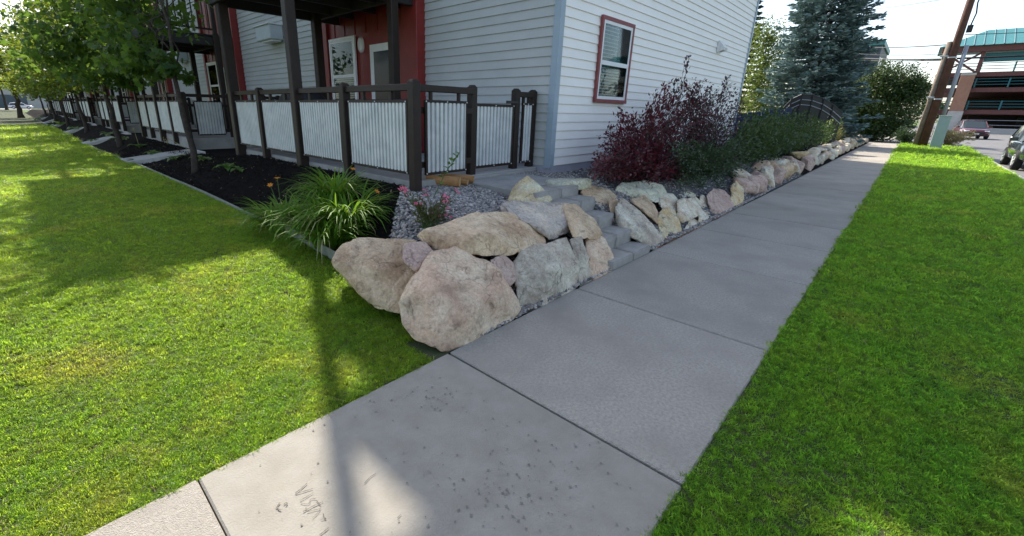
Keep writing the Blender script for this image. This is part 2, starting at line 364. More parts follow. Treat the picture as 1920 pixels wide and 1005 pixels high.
# dark stain marks on the pale slab
random.seed(8); b = MB()
for k in range(210):
    if k < 120: px, py = random.gauss(960, 90), random.gauss(905, 55)
    elif k < 165: px, py = random.gauss(800, 50), random.gauss(745, 16)
    else: px, py = random.uniform(420, 1200), random.uniform(700, 1000)
    q = at_z(px, py, 0)
    if not (-1.49 < q[0] < -.02 and -1.5 < q[1] < -.02): continue
    r = random.uniform(.002, .0075); n = 7; a0 = random.random()*6
    b.add([(q[0]+r*random.uniform(.4, 1.5)*math.cos(a0+6.283*j/n), q[1]+r*random.uniform(.4, 1.3)*math.sin(a0+6.283*j/n), .0042+k*1e-6) for j in range(n)], [tuple(range(n))])
m_stain = mat('old_stain', (.15, .135, .11), (.22, .20, .165), scale=50, rough=1, coord='World')
o = b.build('dark_stains', m_stain, newslab); o['kind'] = 'stuff'

# street, kerb, parking apron, far street at the left
o = mesh('street', [(-12, -14, -.13), (300, -14, -.13), (300, -4.43, -.13), (-12, -4.43, -.13)], [(0, 1, 2, 3)], m_asphalt); o['kind'] = 'structure'
b = MB()
for k in range(15): b.bbox(-8+k*3.0, -8+k*3.0+2.985, -4.45, -4.29, -.3, .012, b=.015)
o = b.build('kerb', m_kerb); o['kind'] = 'structure'
o = mesh('parking_apron', [(37.2, -4.44, -.022), (140, -4.44, -.022), (140, 8, -.022), (45.5, 8, -.022), (37.2, .2, -.022)], [(0, 1, 2, 3, 4)], m_asphalt); o['kind'] = 'structure'
o = mesh('far_street', [(-60, 150, -.22), (60, 150, -.22), (60, 165, -.22), (-60, 165, -.22)], [(0, 1, 2, 3)], m_kerb); o['kind'] = 'structure'

# ------------------------------------------------------------------ apartment building
XW, YG, Z0, PERIOD, NU = 3.9, 1.95, .76, 9.1, 7
XE, YE, ZE = 13.4, 66.0, 7.5
CO = .130
bld = empty('apartment_building', (XW, YG, 0), 'long apartment house with white lap siding and red entry bays', 'building')
O = (-XW, -YG, 0)
def bpart(b, name, m_, parent=bld, shade=False):
    o = b.build(name, m_, parent, shade)
    o.location = (-bld.location.x if parent is bld else 0, -bld.location.y if parent is bld else 0, 0) if parent is bld else (0, 0, 0)
    return o
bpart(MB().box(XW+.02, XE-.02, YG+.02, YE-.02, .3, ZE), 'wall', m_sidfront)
bpart(MB().box(XW+.005, XE-.005, YG+.012, YE-.01, .1, Z0+.01), 'foundation', m_found)
bpart(MB().box(XE-.03, 22.9, 5.0, 20, 0, 10.2), 'unseen_shade_wing', m_siding)  # unseen wing, added to keep the far sidewalk and grass strip in shade
b = MB().add([(XW-.32, YG-.32, ZE), (XE+.3, YG-.32, ZE), (XE+.3, YE+.3, ZE), (XW-.32, YE+.3, ZE), (8.65, YG+4, ZE+1.0), (8.65, YE-4, ZE+1.0),
              (XW-.32, YG-.32, ZE-.16), (XE+.3, YG-.32, ZE-.16), (XE+.3, YE+.3, ZE-.16), (XW-.32, YE+.3, ZE-.16)],
             [(0, 1, 4), (1, 2, 5, 4), (2, 3, 5), (3, 0, 4, 5), (0, 6, 7, 1), (1, 7, 8, 2), (2, 8, 9, 3), (3, 9, 6, 0), (6, 9, 8, 7)])
bpart(b, 'roof', m_roof)
# lap siding, course by course
def lap(length, axis, mt, nm):
    prof = [(0, 0), (.022, 0), (.022, .005), (.004, CO+.003), (0, CO+.003)]
    v = []; f = []
    for e in (0, length):
        for n_, z_ in prof: v.append((e, -n_, z_) if axis == 'x' else (-n_, e, z_))
    k = len(prof)
    for i in range(k): f.append((i, (i+1) % k, k+(i+1) % k, k+i))
    f += [tuple(range(k)), tuple(range(k, 2*k))]
    me = bpy.data.meshes.new(nm); me.from_pydata(v, [], f); me.materials.append(mt)
    bm = bmesh.new(); bm.from_mesh(me); bmesh.ops.recalc_face_normals(bm, faces=bm.faces); bm.to_mesh(me); bm.free()
    return me
gl = lap(XE-XW-.16, 'x', m_siding, 'siding_board')
ncourse = int((ZE-.2-Z0)/CO)
for k in range(ncourse):
    inst(gl, 'siding_board', bld, (.08, .02, Z0+k*CO))
segs = [(YG+.08, 4.86)]
for u in range(NU):
    segs.append((8.42+u*PERIOD, 4.84+(u+1)*PERIOD))
rest = MB()
for i, (a, c) in enumerate(segs):
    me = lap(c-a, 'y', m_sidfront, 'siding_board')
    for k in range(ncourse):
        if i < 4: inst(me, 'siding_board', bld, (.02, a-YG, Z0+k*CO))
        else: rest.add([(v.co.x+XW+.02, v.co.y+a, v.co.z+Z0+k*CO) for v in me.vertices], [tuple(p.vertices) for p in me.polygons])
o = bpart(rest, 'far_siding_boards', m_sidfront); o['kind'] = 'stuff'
bpart(MB().box(XW-.022, XW+.085, YG-.022, YG+.085, Z0-.03, ZE-.2), 'corner_trim', m_corner)
bpart(MB().box(XE-.085, XE+.01, YG-.022, YG+.05, Z0-.02, ZE-.2), 'corner_trim', m_corner)

def window(parent, axis, a0, a1, z0, z1, face, trim, frame, rail, tw=.07, blinds=True, cur=False):
    """sash window lying on a wall; axis 'x' faces -Y, axis 'y' faces -X; coordinates in the parent's frame"""
    def bx(b, p0, p1, n0, n1, q0, q1):
        return b.box(p0, p1, face-n1, face-n0, q0, q1) if axis == 'x' else b.box(face-n1, face-n0, p0, p1, q0, q1)
    W = bx(MB(), a0, a1, -.02, .02, z0, z1).build('window', m_glass if not blinds else mat('room_dark', (.02, .022, .025)), parent)
    t = MB()
    bx(t, a0-tw, a1+tw, .003, .045, z1, z1+tw); bx(t, a0-tw, a1+tw, .003, .05, z0-tw, z0)
    bx(t, a0-tw, a0, .003, .042, z0, z1); bx(t, a1, a1+tw, .003, .042, z0, z1); t.build('trim', trim, W)
    f = MB(); fw = .05
    bx(f, a0, a1, .005, .036, z1-fw, z1-.001); bx(f, a0, a1, .005, .036, z0+.001, z0+fw)
    bx(f, a0+.001, a0+fw, .005, .035, z0+fw, z1-fw); bx(f, a1-fw, a1-.001, .005, .035, z0+fw, z1-fw)
    bx(f, a0+fw, a1-fw, .005, .037, rail-.035, rail+.03)
    f.build('sash_frame', frame, W)
    if blinds:
        n = int((rail-.04-z0-fw)/.045)
        for k in range(n):
            zz = z0+fw+.012+k*.045
            s_ = bx(MB(), a0+fw, a1-fw, .021, .0235, zz, zz+.026).build('blind_slat', m_blind, W)
    if cur:
        c_ = MB(); n = 16
        for k in range(n):
            p = a0+fw+(a1-a0-2*fw)*(k/n)*.55; dz = -.55*((k/n)**2)
            x1 = p+(a1-a0)*.55/n
            bx(c_, p, x1-.006, .0205, .022+.0016*(k % 2), rail+.04, z1-fw-.0+min(0, -.02)+.0)
        # plaid strips
        c_.build('curtain', m_curtain, W)
        q = MB()
        for k in range(9): bx(q, a0+fw, a0+fw+(a1-a0)*.5, .0240, .0248, rail+.08+k*.055, rail+.092+k*.055)
        q.build('curtain_stripes', m_white, W)
    if blinds:
        bx(MB(), a0+fw-.004, a1-fw+.004, .0262, .0272, z0+fw-.004, rail-.03).build('pane', m_clear, W)
        bx(MB(), a0+fw-.004, a1-fw+.004, .0282, .0292, rail+.02, z1-fw+.004).build('pane', m_clear, W)
    return W
m_clear = bpy.data.materials.new('clear_pane'); m_clear.use_nodes = True
_n = m_clear.node_tree.nodes; _l = m_clear.node_tree.links
_tr = _n.new('ShaderNodeBsdfTransparent'); _gl = _n.new('ShaderNodeBsdfGlossy'); _gl.inputs['Roughness'].default_value = .02
_fr = _n.new('ShaderNodeFresnel'); _fr.inputs[0].default_value = 1.12; _ms = _n.new('ShaderNodeMixShader')
_tr.inputs[0].default_value = (.75, .8, .8, 1)
_l.new(_fr.outputs[0], _ms.inputs[0]); _l.new(_tr.outputs[0], _ms.inputs[1]); _l.new(_gl.outputs[0], _ms.inputs[2]); _l.new(_ms.outputs[0], _n['Material Output'].inputs[0])
W = window(bld, 'x', 5.06-XW, 6.06-XW, 1.77, 2.94, 0.0, m_trimred, m_white, 2.33, tw=.055, cur=True)
W['label'] = 'sash window with brick red trim and half drawn curtain'
# dryer vent on the gable wall
v = MB().box(10.66, 10.9, YG-.04, YG-.0, 3.0, 3.26)
v.add([(10.68, YG-.04, 3.24), (10.88, YG-.04, 3.24), (10.9, YG-.17, 3.10), (10.66, YG-.17, 3.10), (10.68, YG-.04, 3.02), (10.88, YG-.04, 3.02), (10.9, YG-.15, 3.04), (10.66, YG-.15, 3.04)], [(0, 1, 2, 3), (0, 3, 7, 4), (1, 5, 6, 2), (3, 2, 6, 7)])
bpart(v, 'dryer_vent', m_white)
# entry bays
for u in range(NU):
    dy = u*PERIOD-YG
    bay = MB().box(-.055, .03, 4.86+dy, 8.40+dy, Z0-.02, ZE-.2).build('entry_bay', m_red, bld)
    for y0, y1 in ((4.85, 5.28), (8.22, 8.405)):
        MB().bbox(-.20 if y0 < 5 else -.13, -.03, y0+dy, y1+dy, Z0-.01, ZE-.21, b=.008).build('pilaster', m_red, bay)
    if u < 4:
        b = MB()
        for k in range(7): b.box(-.072, -.05, 5.42+dy+k*.42, 5.46+dy+k*.42, 3.06, ZE-.21)
        b.build('batten', m_red, bay)
    window(bay, 'y', 7.12+dy, 8.10+dy, 1.25, 2.98, -.075, m_white, m_white, 2.24, tw=.05, blinds=(u < 2))
    d = MB().box(-.098, -.05, 5.66+dy, 6.52+dy, Z0+.0, 2.80).build('door', m_white, bay)
    MB().box(-.104, -.10, 5.80+dy, 6.38+dy, .95, 2.66).build('pane', m_glass, d)
    MB().bbox(-.15, -.10, 5.71+dy, 5.75+dy, 1.68, 1.80, b=.008).build('handle', m_galv, d)
    if u < 3:
        l = MB(); n = 14
        for j, (sy, sz, xx) in enumerate(((.085, .155, -.055), (.085, .155, -.10), (.06, .125, -.13), (.02, .05, -.14))):
            l.v += [(xx, 6.86+dy+sy*math.cos(6.283*k/n), 2.83+sz*math.sin(6.283*k/n)) for k in range(n)]
        for j in range(3):
            for k in range(n): l.f.append((j*n+k, j*n+(k+1) % n, (j+1)*n+(k+1) % n, (j+1)*n+k))
        l.f.append(tuple(3*n+k for k in range(n))); l.build('wall_lamp', m_white, bay, True)
        a = MB().bbox(-.36, .0, 10.75+dy, 11.7+dy, 3.26, 3.62, b=.02).build('air_conditioner', mat('ac_grey', (.50, .54, .56), (.45, .49, .51), scale=5, rough=.5), bay)
        MB().bbox(-.40, -.02, 10.72+dy, 11.73+dy, 3.615, 3.65, b=.01).build('cover', m_white, a)
        MB().bbox(-.30, -.05, 10.8+dy, 11.5+dy, 3.215, 3.262, b=.01).build('drain_tray', m_white, a)

# ------------------------------------------------------------------ patios, balconies, fences
ZD, XF = .75, 1.38
def corr(length, height, pitch=.068, amp=.019, axis='y'):
    v = []; f = []; t = 0.0; T = []
    while t < length-1e-6:
        for q, d in ((0, amp), (.55, amp), (.68, -amp), (.86, -amp)):
            if t+q*pitch < length: T.append((t+q*pitch, d))
        t += pitch
    T.append((length, amp))
    for i, (t, d) in enumerate(T):
        for z_ in (0, height): v.append((-d, t, z_) if axis == 'y' else (t, -d, z_))
        if i: f.append((2*i-2, 2*i, 2*i+1, 2*i-1))
    me = bpy.data.meshes.new('corrugated_sheet'); me.from_pydata(v, [], f); me.materials.append(m_galv)
    return me
def post_mesh(z0, z1, s=.055, rounded=True):
    b = MB().bbox(-s, s, -s, s, z0, z1-.02, b=.008)
    if rounded: b.bbox(-s*.99, s*.99, -s*.99, s*.99, z1-.05, z1, b=.024)
    return b
def panel(parent, axis, a0, a1, z0, z1, face, fw=.035):
    """corrugated panel in a dark frame"""
    sh = corr(a1-a0-2*fw+.01, z1-z0-2*fw+.01, axis=axis)
    p = inst(sh, 'corrugated_panel', parent, (face, a0+fw-.005, z0+fw-.005) if axis == 'y' else (a0+fw-.005, face, z0+fw-.005))
    b = MB(); L_ = a1-a0; H_ = z1-z0; o_ = -fw+.005
    def bx(t0, t1, q0, q1, d=.018):
        (b.bbox(-d, d, o_+t0, o_+t1, o_+q0, o_+q1, b=.003) if axis == 'y' else b.bbox(o_+t0, o_+t1, -d, d, o_+q0, o_+q1, b=.003))
    bx(0, L_, 0, fw); bx(0, L_, H_-fw, H_); bx(0, fw, fw, H_-fw, .0175); bx(L_-fw, L_, fw, H_-fw, .0175)
    b.build('frame', m_brown, p)
    s_ = MB()
    for t in (.02, .5, .98):
        for q in (fw*.5, H_-fw*.5):
            c_ = o_+t*L_; z_ = o_+q
            if axis == 'y': s_.bbox(-.024, -.017, c_-.008, c_+.008, z_-.008, z_+.008, b=.002)
            else: s_.bbox(c_-.008, c_+.008, -.024, -.017, z_-.008, z_+.008, b=.002)
    s_.build('screws', m_galv, p)
    return p
PY = [2.05, 3.49, 4.88, 6.31, 7.58]
ZT = 1.86
def make_fence():
    root = empty('patio_fence', (XF, 2.05, 0))
    def P(x, y, z0=.55, z1=ZT, s=.055):
        return inst(post_mesh_data(z0, z1, s), 'post', root, (x-XF, y-2.05, 0))
    cache = {}
    def post_mesh_data(z0, z1, s):
        k = (z0, z1, s)
        if k not in cache:
            o = post_mesh(z0, z1, s).build('post', m_brown); me = o.data; bpy.data.objects.remove(o); cache[k] = me
        return cache[k]
    for i, y in enumerate(PY):
        if i in (2, 4): continue                       # those are the balcony's posts
        P(XF, y, .52, ZT)
    X0, Y0 = XF, 2.05
    for a, c in zip(PY[:-1], PY[1:]):
        MB().bbox(-.022, .045, a+.05-Y0, c-.05-Y0, ZT-.115, ZT-.04, b=.006).build('top_rail', m_brown, root)
        panel(root, 'y', a+.09-Y0, c-.11-Y0, ZD+.085, ZT-.21, -.012)
        for t in (.3, .7):
            yy = a+(c-a)*t-Y0
            MB().bbox(-.012, .025, yy-.03, yy+.03, ZT-.23, ZT-.10, b=.004).build('spacer', m_brown, root)
        for zz in (ZD+.11, ZT-.27):
            MB().bbox(.012, .05, a+.05-Y0, c-.05-Y0, zz, zz+.07, b=.005).build('back_rail', m_brown, root)
    # the side that faces the steps
    sp = [(2.46, 2.22), (3.41, 2.27), (3.82, 2.28)]
    for x, y in sp: P(x, y, .6, ZT, .05)
    ya = .10
    MB().bbox(.05, 1.04, ya-.02, ya+.055, ZT-.115, ZT-.04, b=.006).build('top_rail', m_brown, root)
    MB().bbox(2.07, 2.40, .17, .23, ZT-.115, ZT-.04, b=.006).build('top_rail', m_brown, root)
    panel(root, 'x', .22, .90, ZD+.055, ZT-.20, ya-.01)
    MB().bbox(.05, 1.04, ya+.012, ya+.05, ZT-.35, ZT-.28, b=.005).build('back_rail', m_brown, root)
    MB().bbox(.05, 1.04, ya+.012, ya+.05, ZD+.14, ZD+.21, b=.005).build('back_rail', m_brown, root)
    panel(root, 'x', 2.13, 2.36, ZD+.06, ZT-.19, .17)
    for xx in (.33, .78, 2.18, 2.30):
        yy = ya if xx < 1.5 else .19
        MB().bbox(xx-.018, xx+.018, yy-.01, yy+.03, ZT-.23, ZT-.10, b=.004).build('spacer', m_brown, root)
    g = panel(root, 'x', 1.15, 1.95, ZD+.05, ZT-.22, .19, fw=.04); g.name = 'gate'
    MB().bbox(.55, .80, -.06, -.035, ZT-.20-ZD-.05-.04, ZT-.165-ZD-.05-.04, b=.004).build('latch', m_iron, g)
    return root
fence = make_fence()
fences = [fence]+[copy_tree(fence) for u in range(1, NU)]
for u, f in enumerate(fences):
    f.location.y = 2.05+u*PERIOD
    if u == 0: tag(f, 'brown patio fence with corrugated metal panels and gate at the building corner above the boulders', 'fence')
    elif u == 1: tag(f, 'brown patio fence with corrugated metal panels behind the trunk of the first maple', 'fence')
    else: tag(f, 'brown patio fence with corrugated panels farther along the maple row', 'fence', 'patio fences along the maple row')

# slabs of the patios
for u in range(NU):
    dy = u*PERIOD
    o = MB().bbox(XF+.06, XW-.03, 2.16+dy, 7.75+dy, .35, ZD-.015, b=.012).build('patio_slab', m_patio); o['kind'] = 'structure'
    if u > 0:
        b = MB(); n = 3
        for k in range(n):
            q = []
            for t in (k/n+.004, (k+1)/n-.004):
                x_ = .10+1.28*t; ya = 11.9-1.9*t+(u-1)*PERIOD; yb = 13.0-1.95*t+(u-1)*PERIOD
                q += [(x_, ya), (x_, yb)]
            q = [q[0], q[2], q[3], q[1]]; zc = [float(z_lawn(y_))+.05+(float(z_bed(1.3, y_))-float(z_lawn(y_)))*(x_-.1)/1.28 for x_, y_ in q]
            b.add([(x_, y_, z_-.12) for (x_, y_), z_ in zip(q, zc)]+[(x_, y_, z_) for (x_, y_), z_ in zip(q, zc)], [(0, 3, 2, 1), (4, 5, 6, 7), (0, 1, 5, 4), (1, 2, 6, 5), (2, 3, 7, 6), (3, 0, 4, 7)])
        o = b.build('entry_path', m_patio); o['kind'] = 'structure'

def make_balcony():
    root = empty('balcony', (XF, 4.88, 0)); X1 = 1.83; Y1 = 2.70
    for x, y in ((0, 0), (0, Y1), (X1, 0), (X1, Y1)):
        MB().bbox(x-.075, x+.075, y-.075, y+.075, .5 if x == 0 else .72, 3.64, b=.012).bbox(x-.05, x+.05, y-.05, y+.05, 3.6, 7.2, b=.008).build('post', m_brown, root)
    for zz, nm in ((3.30, 'deck_beam'), (6.0, 'deck_beam')):
        MB().bbox(-.13, -.05, -.02, Y1+.25, zz, zz+.26, b=.01).build(nm, m_dark, root)
        MB().bbox(X1+.02, X1+.12, .05, Y1+.2, zz+.005, zz+.26, b=.01).build(nm, m_dark, root)
        for y in (.10, Y1+.16):
            MB().bbox(-.14, 2.45, y-.045, y+.045, zz-.004, zz+.25, b=.01).build(nm, m_dark, root)
        for k in range(3):
            y = .55+k*.8; MB().bbox(-.05, 2.4, y-.03, y+.03, zz+.03, zz+.2, b=.006).build('joist', m_dark, root)
        s = MB(); n = 40
        for i in range(n+1):
            t = .07+(Y1+.13)*i/n; d = .012*(1 if i % 2 else -1)
            s.v += [(-.06, t, zz+.215+d), (2.42, t, zz+.215+d)]
            if i: s.f.append((2*i-2, 2*i-1, 2*i+1, 2*i))
        if zz < 5: s.build('soffit', m_soffit, root)
        x0 = -.2 if zz < 5 else .75
        if zz < 5: MB().bbox(x0+.12, 2.46, .06, Y1+.28, zz+.262, zz+.31, b=.008).build('deck', m_dark, root)
    # railing of the upper floor
    rl = MB().bbox(-.03, .03, .05, Y1-.05, 4.62, 4.68, b=.008); rl.bbox(-.03, .03, .05, Y1-.05, 3.72, 3.77, b=.008)
    rl.bbox(.05, X1-.05, -.03, .03, 4.62, 4.68, b=.008); rl.bbox(.05, X1-.05, -.03, .03, 3.72, 3.77, b=.008)
    rail = rl.build('railing', m_brown, root)
    for k in range(18):
        y = .13+k*.143; MB().box(-.015, .015, y-.015, y+.015, 3.76, 4.63).build('baluster', m_brown, rail)
    for k in range(12):
        x = .13+k*.143; MB().box(x-.015, x+.015, -.015, .015, 3.76, 4.63).build('baluster', m_brown, rail)
    MB().bbox(.70, 2.6, -.35, 1.7, 7.0, 7.14, b=.02).bbox(1.08, 2.6, 1.70, Y1+.02, 7.0, 7.139, b=.02).build('roof', m_roof, root)  # unseen roof, outline cut to shape the shade on slab and lawn
    MB().bbox(-.12, 1.1, .42, .80, 7.02, 7.16, b=.02).build('shadow_bar', m_brown, root)  # added bar out of view, its shadow closes the lit wedge on the slab
    for y in (0, Y1): MB().bbox(-.3, .9, y-.06, y+.06, 7.05, 7.2, b=.01).build('roof_beam', m_brown, root)
    return root
bal = make_balcony()
bals = [bal]+[copy_tree(bal) for u in range(1, NU)]
for u, f in enumerate(bals):
    f.location.y = 4.88+u*PERIOD
    if u == 0: tag(f, 'dark brown balcony on four posts over the first patio beside the white gable wall', 'balcony')
    elif u == 1: tag(f, 'dark brown balcony on posts half hidden behind the nearest maple crown', 'balcony')
    else: tag(f, 'dark brown balcony on posts farther along the maple row', 'balcony', 'balconies along the maple row')
# first balcony: upper railing, beams and far posts cut to clear their lawn shadows
for ch in list(bal.children):
    if ch.name.split('.')[0] in ('railing', 'roof_beam') or (ch.name.split('.')[0] in ('deck_beam', 'joist') and ch.data.vertices[0].co.z > 5):
        for g_ in list(ch.children): bpy.data.objects.remove(g_)
        bpy.data.objects.remove(ch)
_short = MB().bbox(-.085, .085, -.085, .085, .5, 3.62, b=.012).build('post', m_brown); _me = _short.data; bpy.data.objects.remove(_short)
for ch in list(bal.children):
    if ch.name.split('.')[0] == 'post':
        c_ = np.mean([v.co[:] for v in ch.data.vertices], 0)
        if c_[1] > 1: ch.data = _me; ch.location = (c_[0], c_[1], 0)
# unseen wide roof on posts, added above the second balcony to shade the lawn
MB().bbox(.15, 2.6, -4.1, 2.72, 8.0, 8.14, b=.02).build('shadow_roof', m_roof, bals[1])
for y in (-4.0, 0, 2.65): MB().bbox(2.25, 2.45, y-.06, y+.06, 7.1, 8.02, b=.01).build('shadow_roof_post', m_brown, bals[1])

# covered grill on the first patio
g = empty('covered_grill', (2.35, 6.75, ZD), 'barbecue grill under a black cover on the corner patio', 'grill')
b = MB(); prof = [(.33, .66, 0), (.33, .66, .62), (.31, .64, .80), (.27, .58, .98), (.18, .46, 1.10), (.06, .30, 1.15)]
for hx, hy, z in prof:
    for k in range(16):
        t = 2*math.pi*k/16; e = .45
        b.v.append((hx*math.copysign(abs(math.cos(t))**e, math.cos(t))*(1+.03*math.sin(5*k+z*9)), hy*math.copysign(abs(math.sin(t))**e, math.sin(t)), z))
for j in range(len(prof)-1):
    for k in range(16): b.f.append((j*16+k, j*16+(k+1) % 16, (j+1)*16+(k+1) % 16, (j+1)*16+k))
b.f.append(tuple((len(prof)-1)*16+k for k in range(16)))
b.build('cover', m_black, g, True)
for sx in (-.26, .26):
    for sy in (-.55, .55): MB().tube([(sx, sy, 0), (sx, sy, .1)], .03).build('caster', m_black, g)

# ------------------------------------------------------------------ steps and walk
st = empty('garden_steps', (2.8, .0, 0), 'five grey concrete block steps climbing between the boulders', 'steps')
sy = [.0, .245, .50, .77, 1.02]; sz = [.085, .235, .385, .54, .66]
random.seed(5)
for i in range(5):
    y1 = sy[i+1]+.06 if i < 4 else 1.32
    split = 2.76+random.uniform(-.15, .15)
    for x0, x1 in ((2.30, split), (split+.003, 3.24)):
        bm = bmesh.new(); bmesh.ops.create_cube(bm, size=1)
        bmesh.ops.scale(bm, vec=(x1-x0, y1-sy[i], sz[i]+.05), verts=bm.verts)
        bmesh.ops.translate(bm, vec=((x0+x1)/2, (sy[i]+y1)/2, (sz[i]-.05)/2), verts=bm.verts)
        bmesh.ops.bevel(bm, geom=bm.edges[:], offset=.009, segments=2, affect='EDGES')
        bmesh.ops.subdivide_edges(bm, edges=bm.edges[:], cuts=5, use_grid_fill=True)
        for v in bm.verts:
            k = .006 if v.co.y < sy[i]+.02 else .002
            v.co += Vector(noise.noise_vector(v.co*14+Vector((i*7, split, 0))))*k
        me = bpy.data.meshes.new('step_block'); bm.to_mesh(me); bm.free(); me.materials.append(m_step)
        me.polygons.foreach_set('use_smooth', [True]*len(me.polygons))
        inst(me, 'step_block', st, (-2.8, 0, 0))
o = MB().bbox(2.28, 3.45, 1.325, 2.14, .45, .672, b=.012).build('gate_walk', m_patio); o['kind'] = 'structure'
b = MB().bbox(1.9, 3.86, 2.145, 2.42, .45, .705, b=.012).build('gate_threshold', m_patio); b['kind'] = 'structure'

# ------------------------------------------------------------------ boulders
def shape_rock(pts, seed, voxel=.028, amp=.018, name='boulder', flat=6, chips=5):
    bm = bmesh.new()
    for p in pts: bm.verts.new(tuple(p))
    r = bmesh.ops.convex_hull(bm, input=bm.verts[:])
    bmesh.ops.delete(bm, geom=[g_ for g_ in r['geom_interior'] if isinstance(g_, bmesh.types.BMVert)], context='VERTS')
    bmesh.ops.triangulate(bm, faces=bm.faces[:])
    me = bpy.data.meshes.new(name); bm.to_mesh(me); bm.free()
    o = bpy.data.objects.new(name, me); link(o)
    md = o.modifiers.new('r', 'REMESH'); md.mode = 'VOXEL'; md.voxel_size = voxel
    sm = o.modifiers.new('s', 'SMOOTH'); sm.factor = .5; sm.iterations = flat
    dg = bpy.context.evaluated_depsgraph_get(); ev = o.evaluated_get(dg)
    me2 = bpy.data.meshes.new_from_object(ev); o.modifiers.clear(); o.data = me2; bpy.data.meshes.remove(me)
    n = len(me2.vertices); co = np.empty(n*3); me2.vertices.foreach_get('co', co); co = co.reshape(-1, 3)
    no = np.empty(n*3); me2.vertices.foreach_get('normal', no); no = no.reshape(-1, 3)
    rs = np.random.RandomState(seed); c0 = co.mean(0); off = Vector(rs.rand(3)*50)
    size = np.ptp(co, 0).max()
    # chip planes shave off corners and leave flat facets
    for k in range(chips+6):
        d = rs.randn(3); d[2] = abs(d[2])*.6; d /= np.linalg.norm(d); h = (co-c0)@d; lim = h.max()*rs.uniform(.86, .97)
        ex = np.maximum(h-lim, 0); co = co-d*(ex*.95)[:, None]
    strat = Vector(rs.randn(3)); strat.z += 1.2; strat.normalize(); nl = rs.uniform(2.2, 4.5)
    disp = np.empty(n)
    for i in range(n):
        p = Vector(co[i]); q = p/size
        a = noise.fractal(q*2.4+off, .85, 2.1, 5)
        h = q.dot(strat)*nl+.9*noise.noise(q*2.3+off); fr = h-math.floor(h)
        ledge = (fr if fr < .86 else (1-fr)*6.1)-.45
        vd = noise.voronoi(q*3.1+off)[0]; crack = -max(0, .075-(vd[1]-vd[0]))*9
        disp[i] = amp*size*(1.0*a+.95*ledge+1.3*crack+.16*noise.noise(q*14+off)+.12*noise.noise(q*30+off))
    co = co+no*disp[:, None]
    me2.vertices.foreach_set('co', co.ravel()); me2.polygons.foreach_set('use_smooth', [True]*len(me2.polygons)); me2.update()
    # origin at the base
    base = Vector((co[:, 0].mean(), co[:, 1].mean(), co[:, 2].min()))
    me2.transform(Matrix.Translation(-base)); o.location = base
    return o
def boulder(spec, back, mt, label, seed, amp=.016, voxel=.028, name='boulder', flat=6, chips=4):
    F = [at_y(*s) for s in spec]; cen = np.mean(F, 0); F = [cen+(p-cen)*1.075 for p in F]; pts = list(F)
    for s, p in zip(spec, F):
        d = ray(s[0], s[1]); d = d/np.linalg.norm(d)
        q = p+d*back; q = cen+d*back+(q-cen-d*back)*.86
        pts.append(q)
    o = shape_rock(pts, seed, voxel, amp, name, flat, chips); o.data.materials.append(RK[mt])
    o.location.y -= .035; o.location.z -= .02
    return tag(o, label, 'boulder')
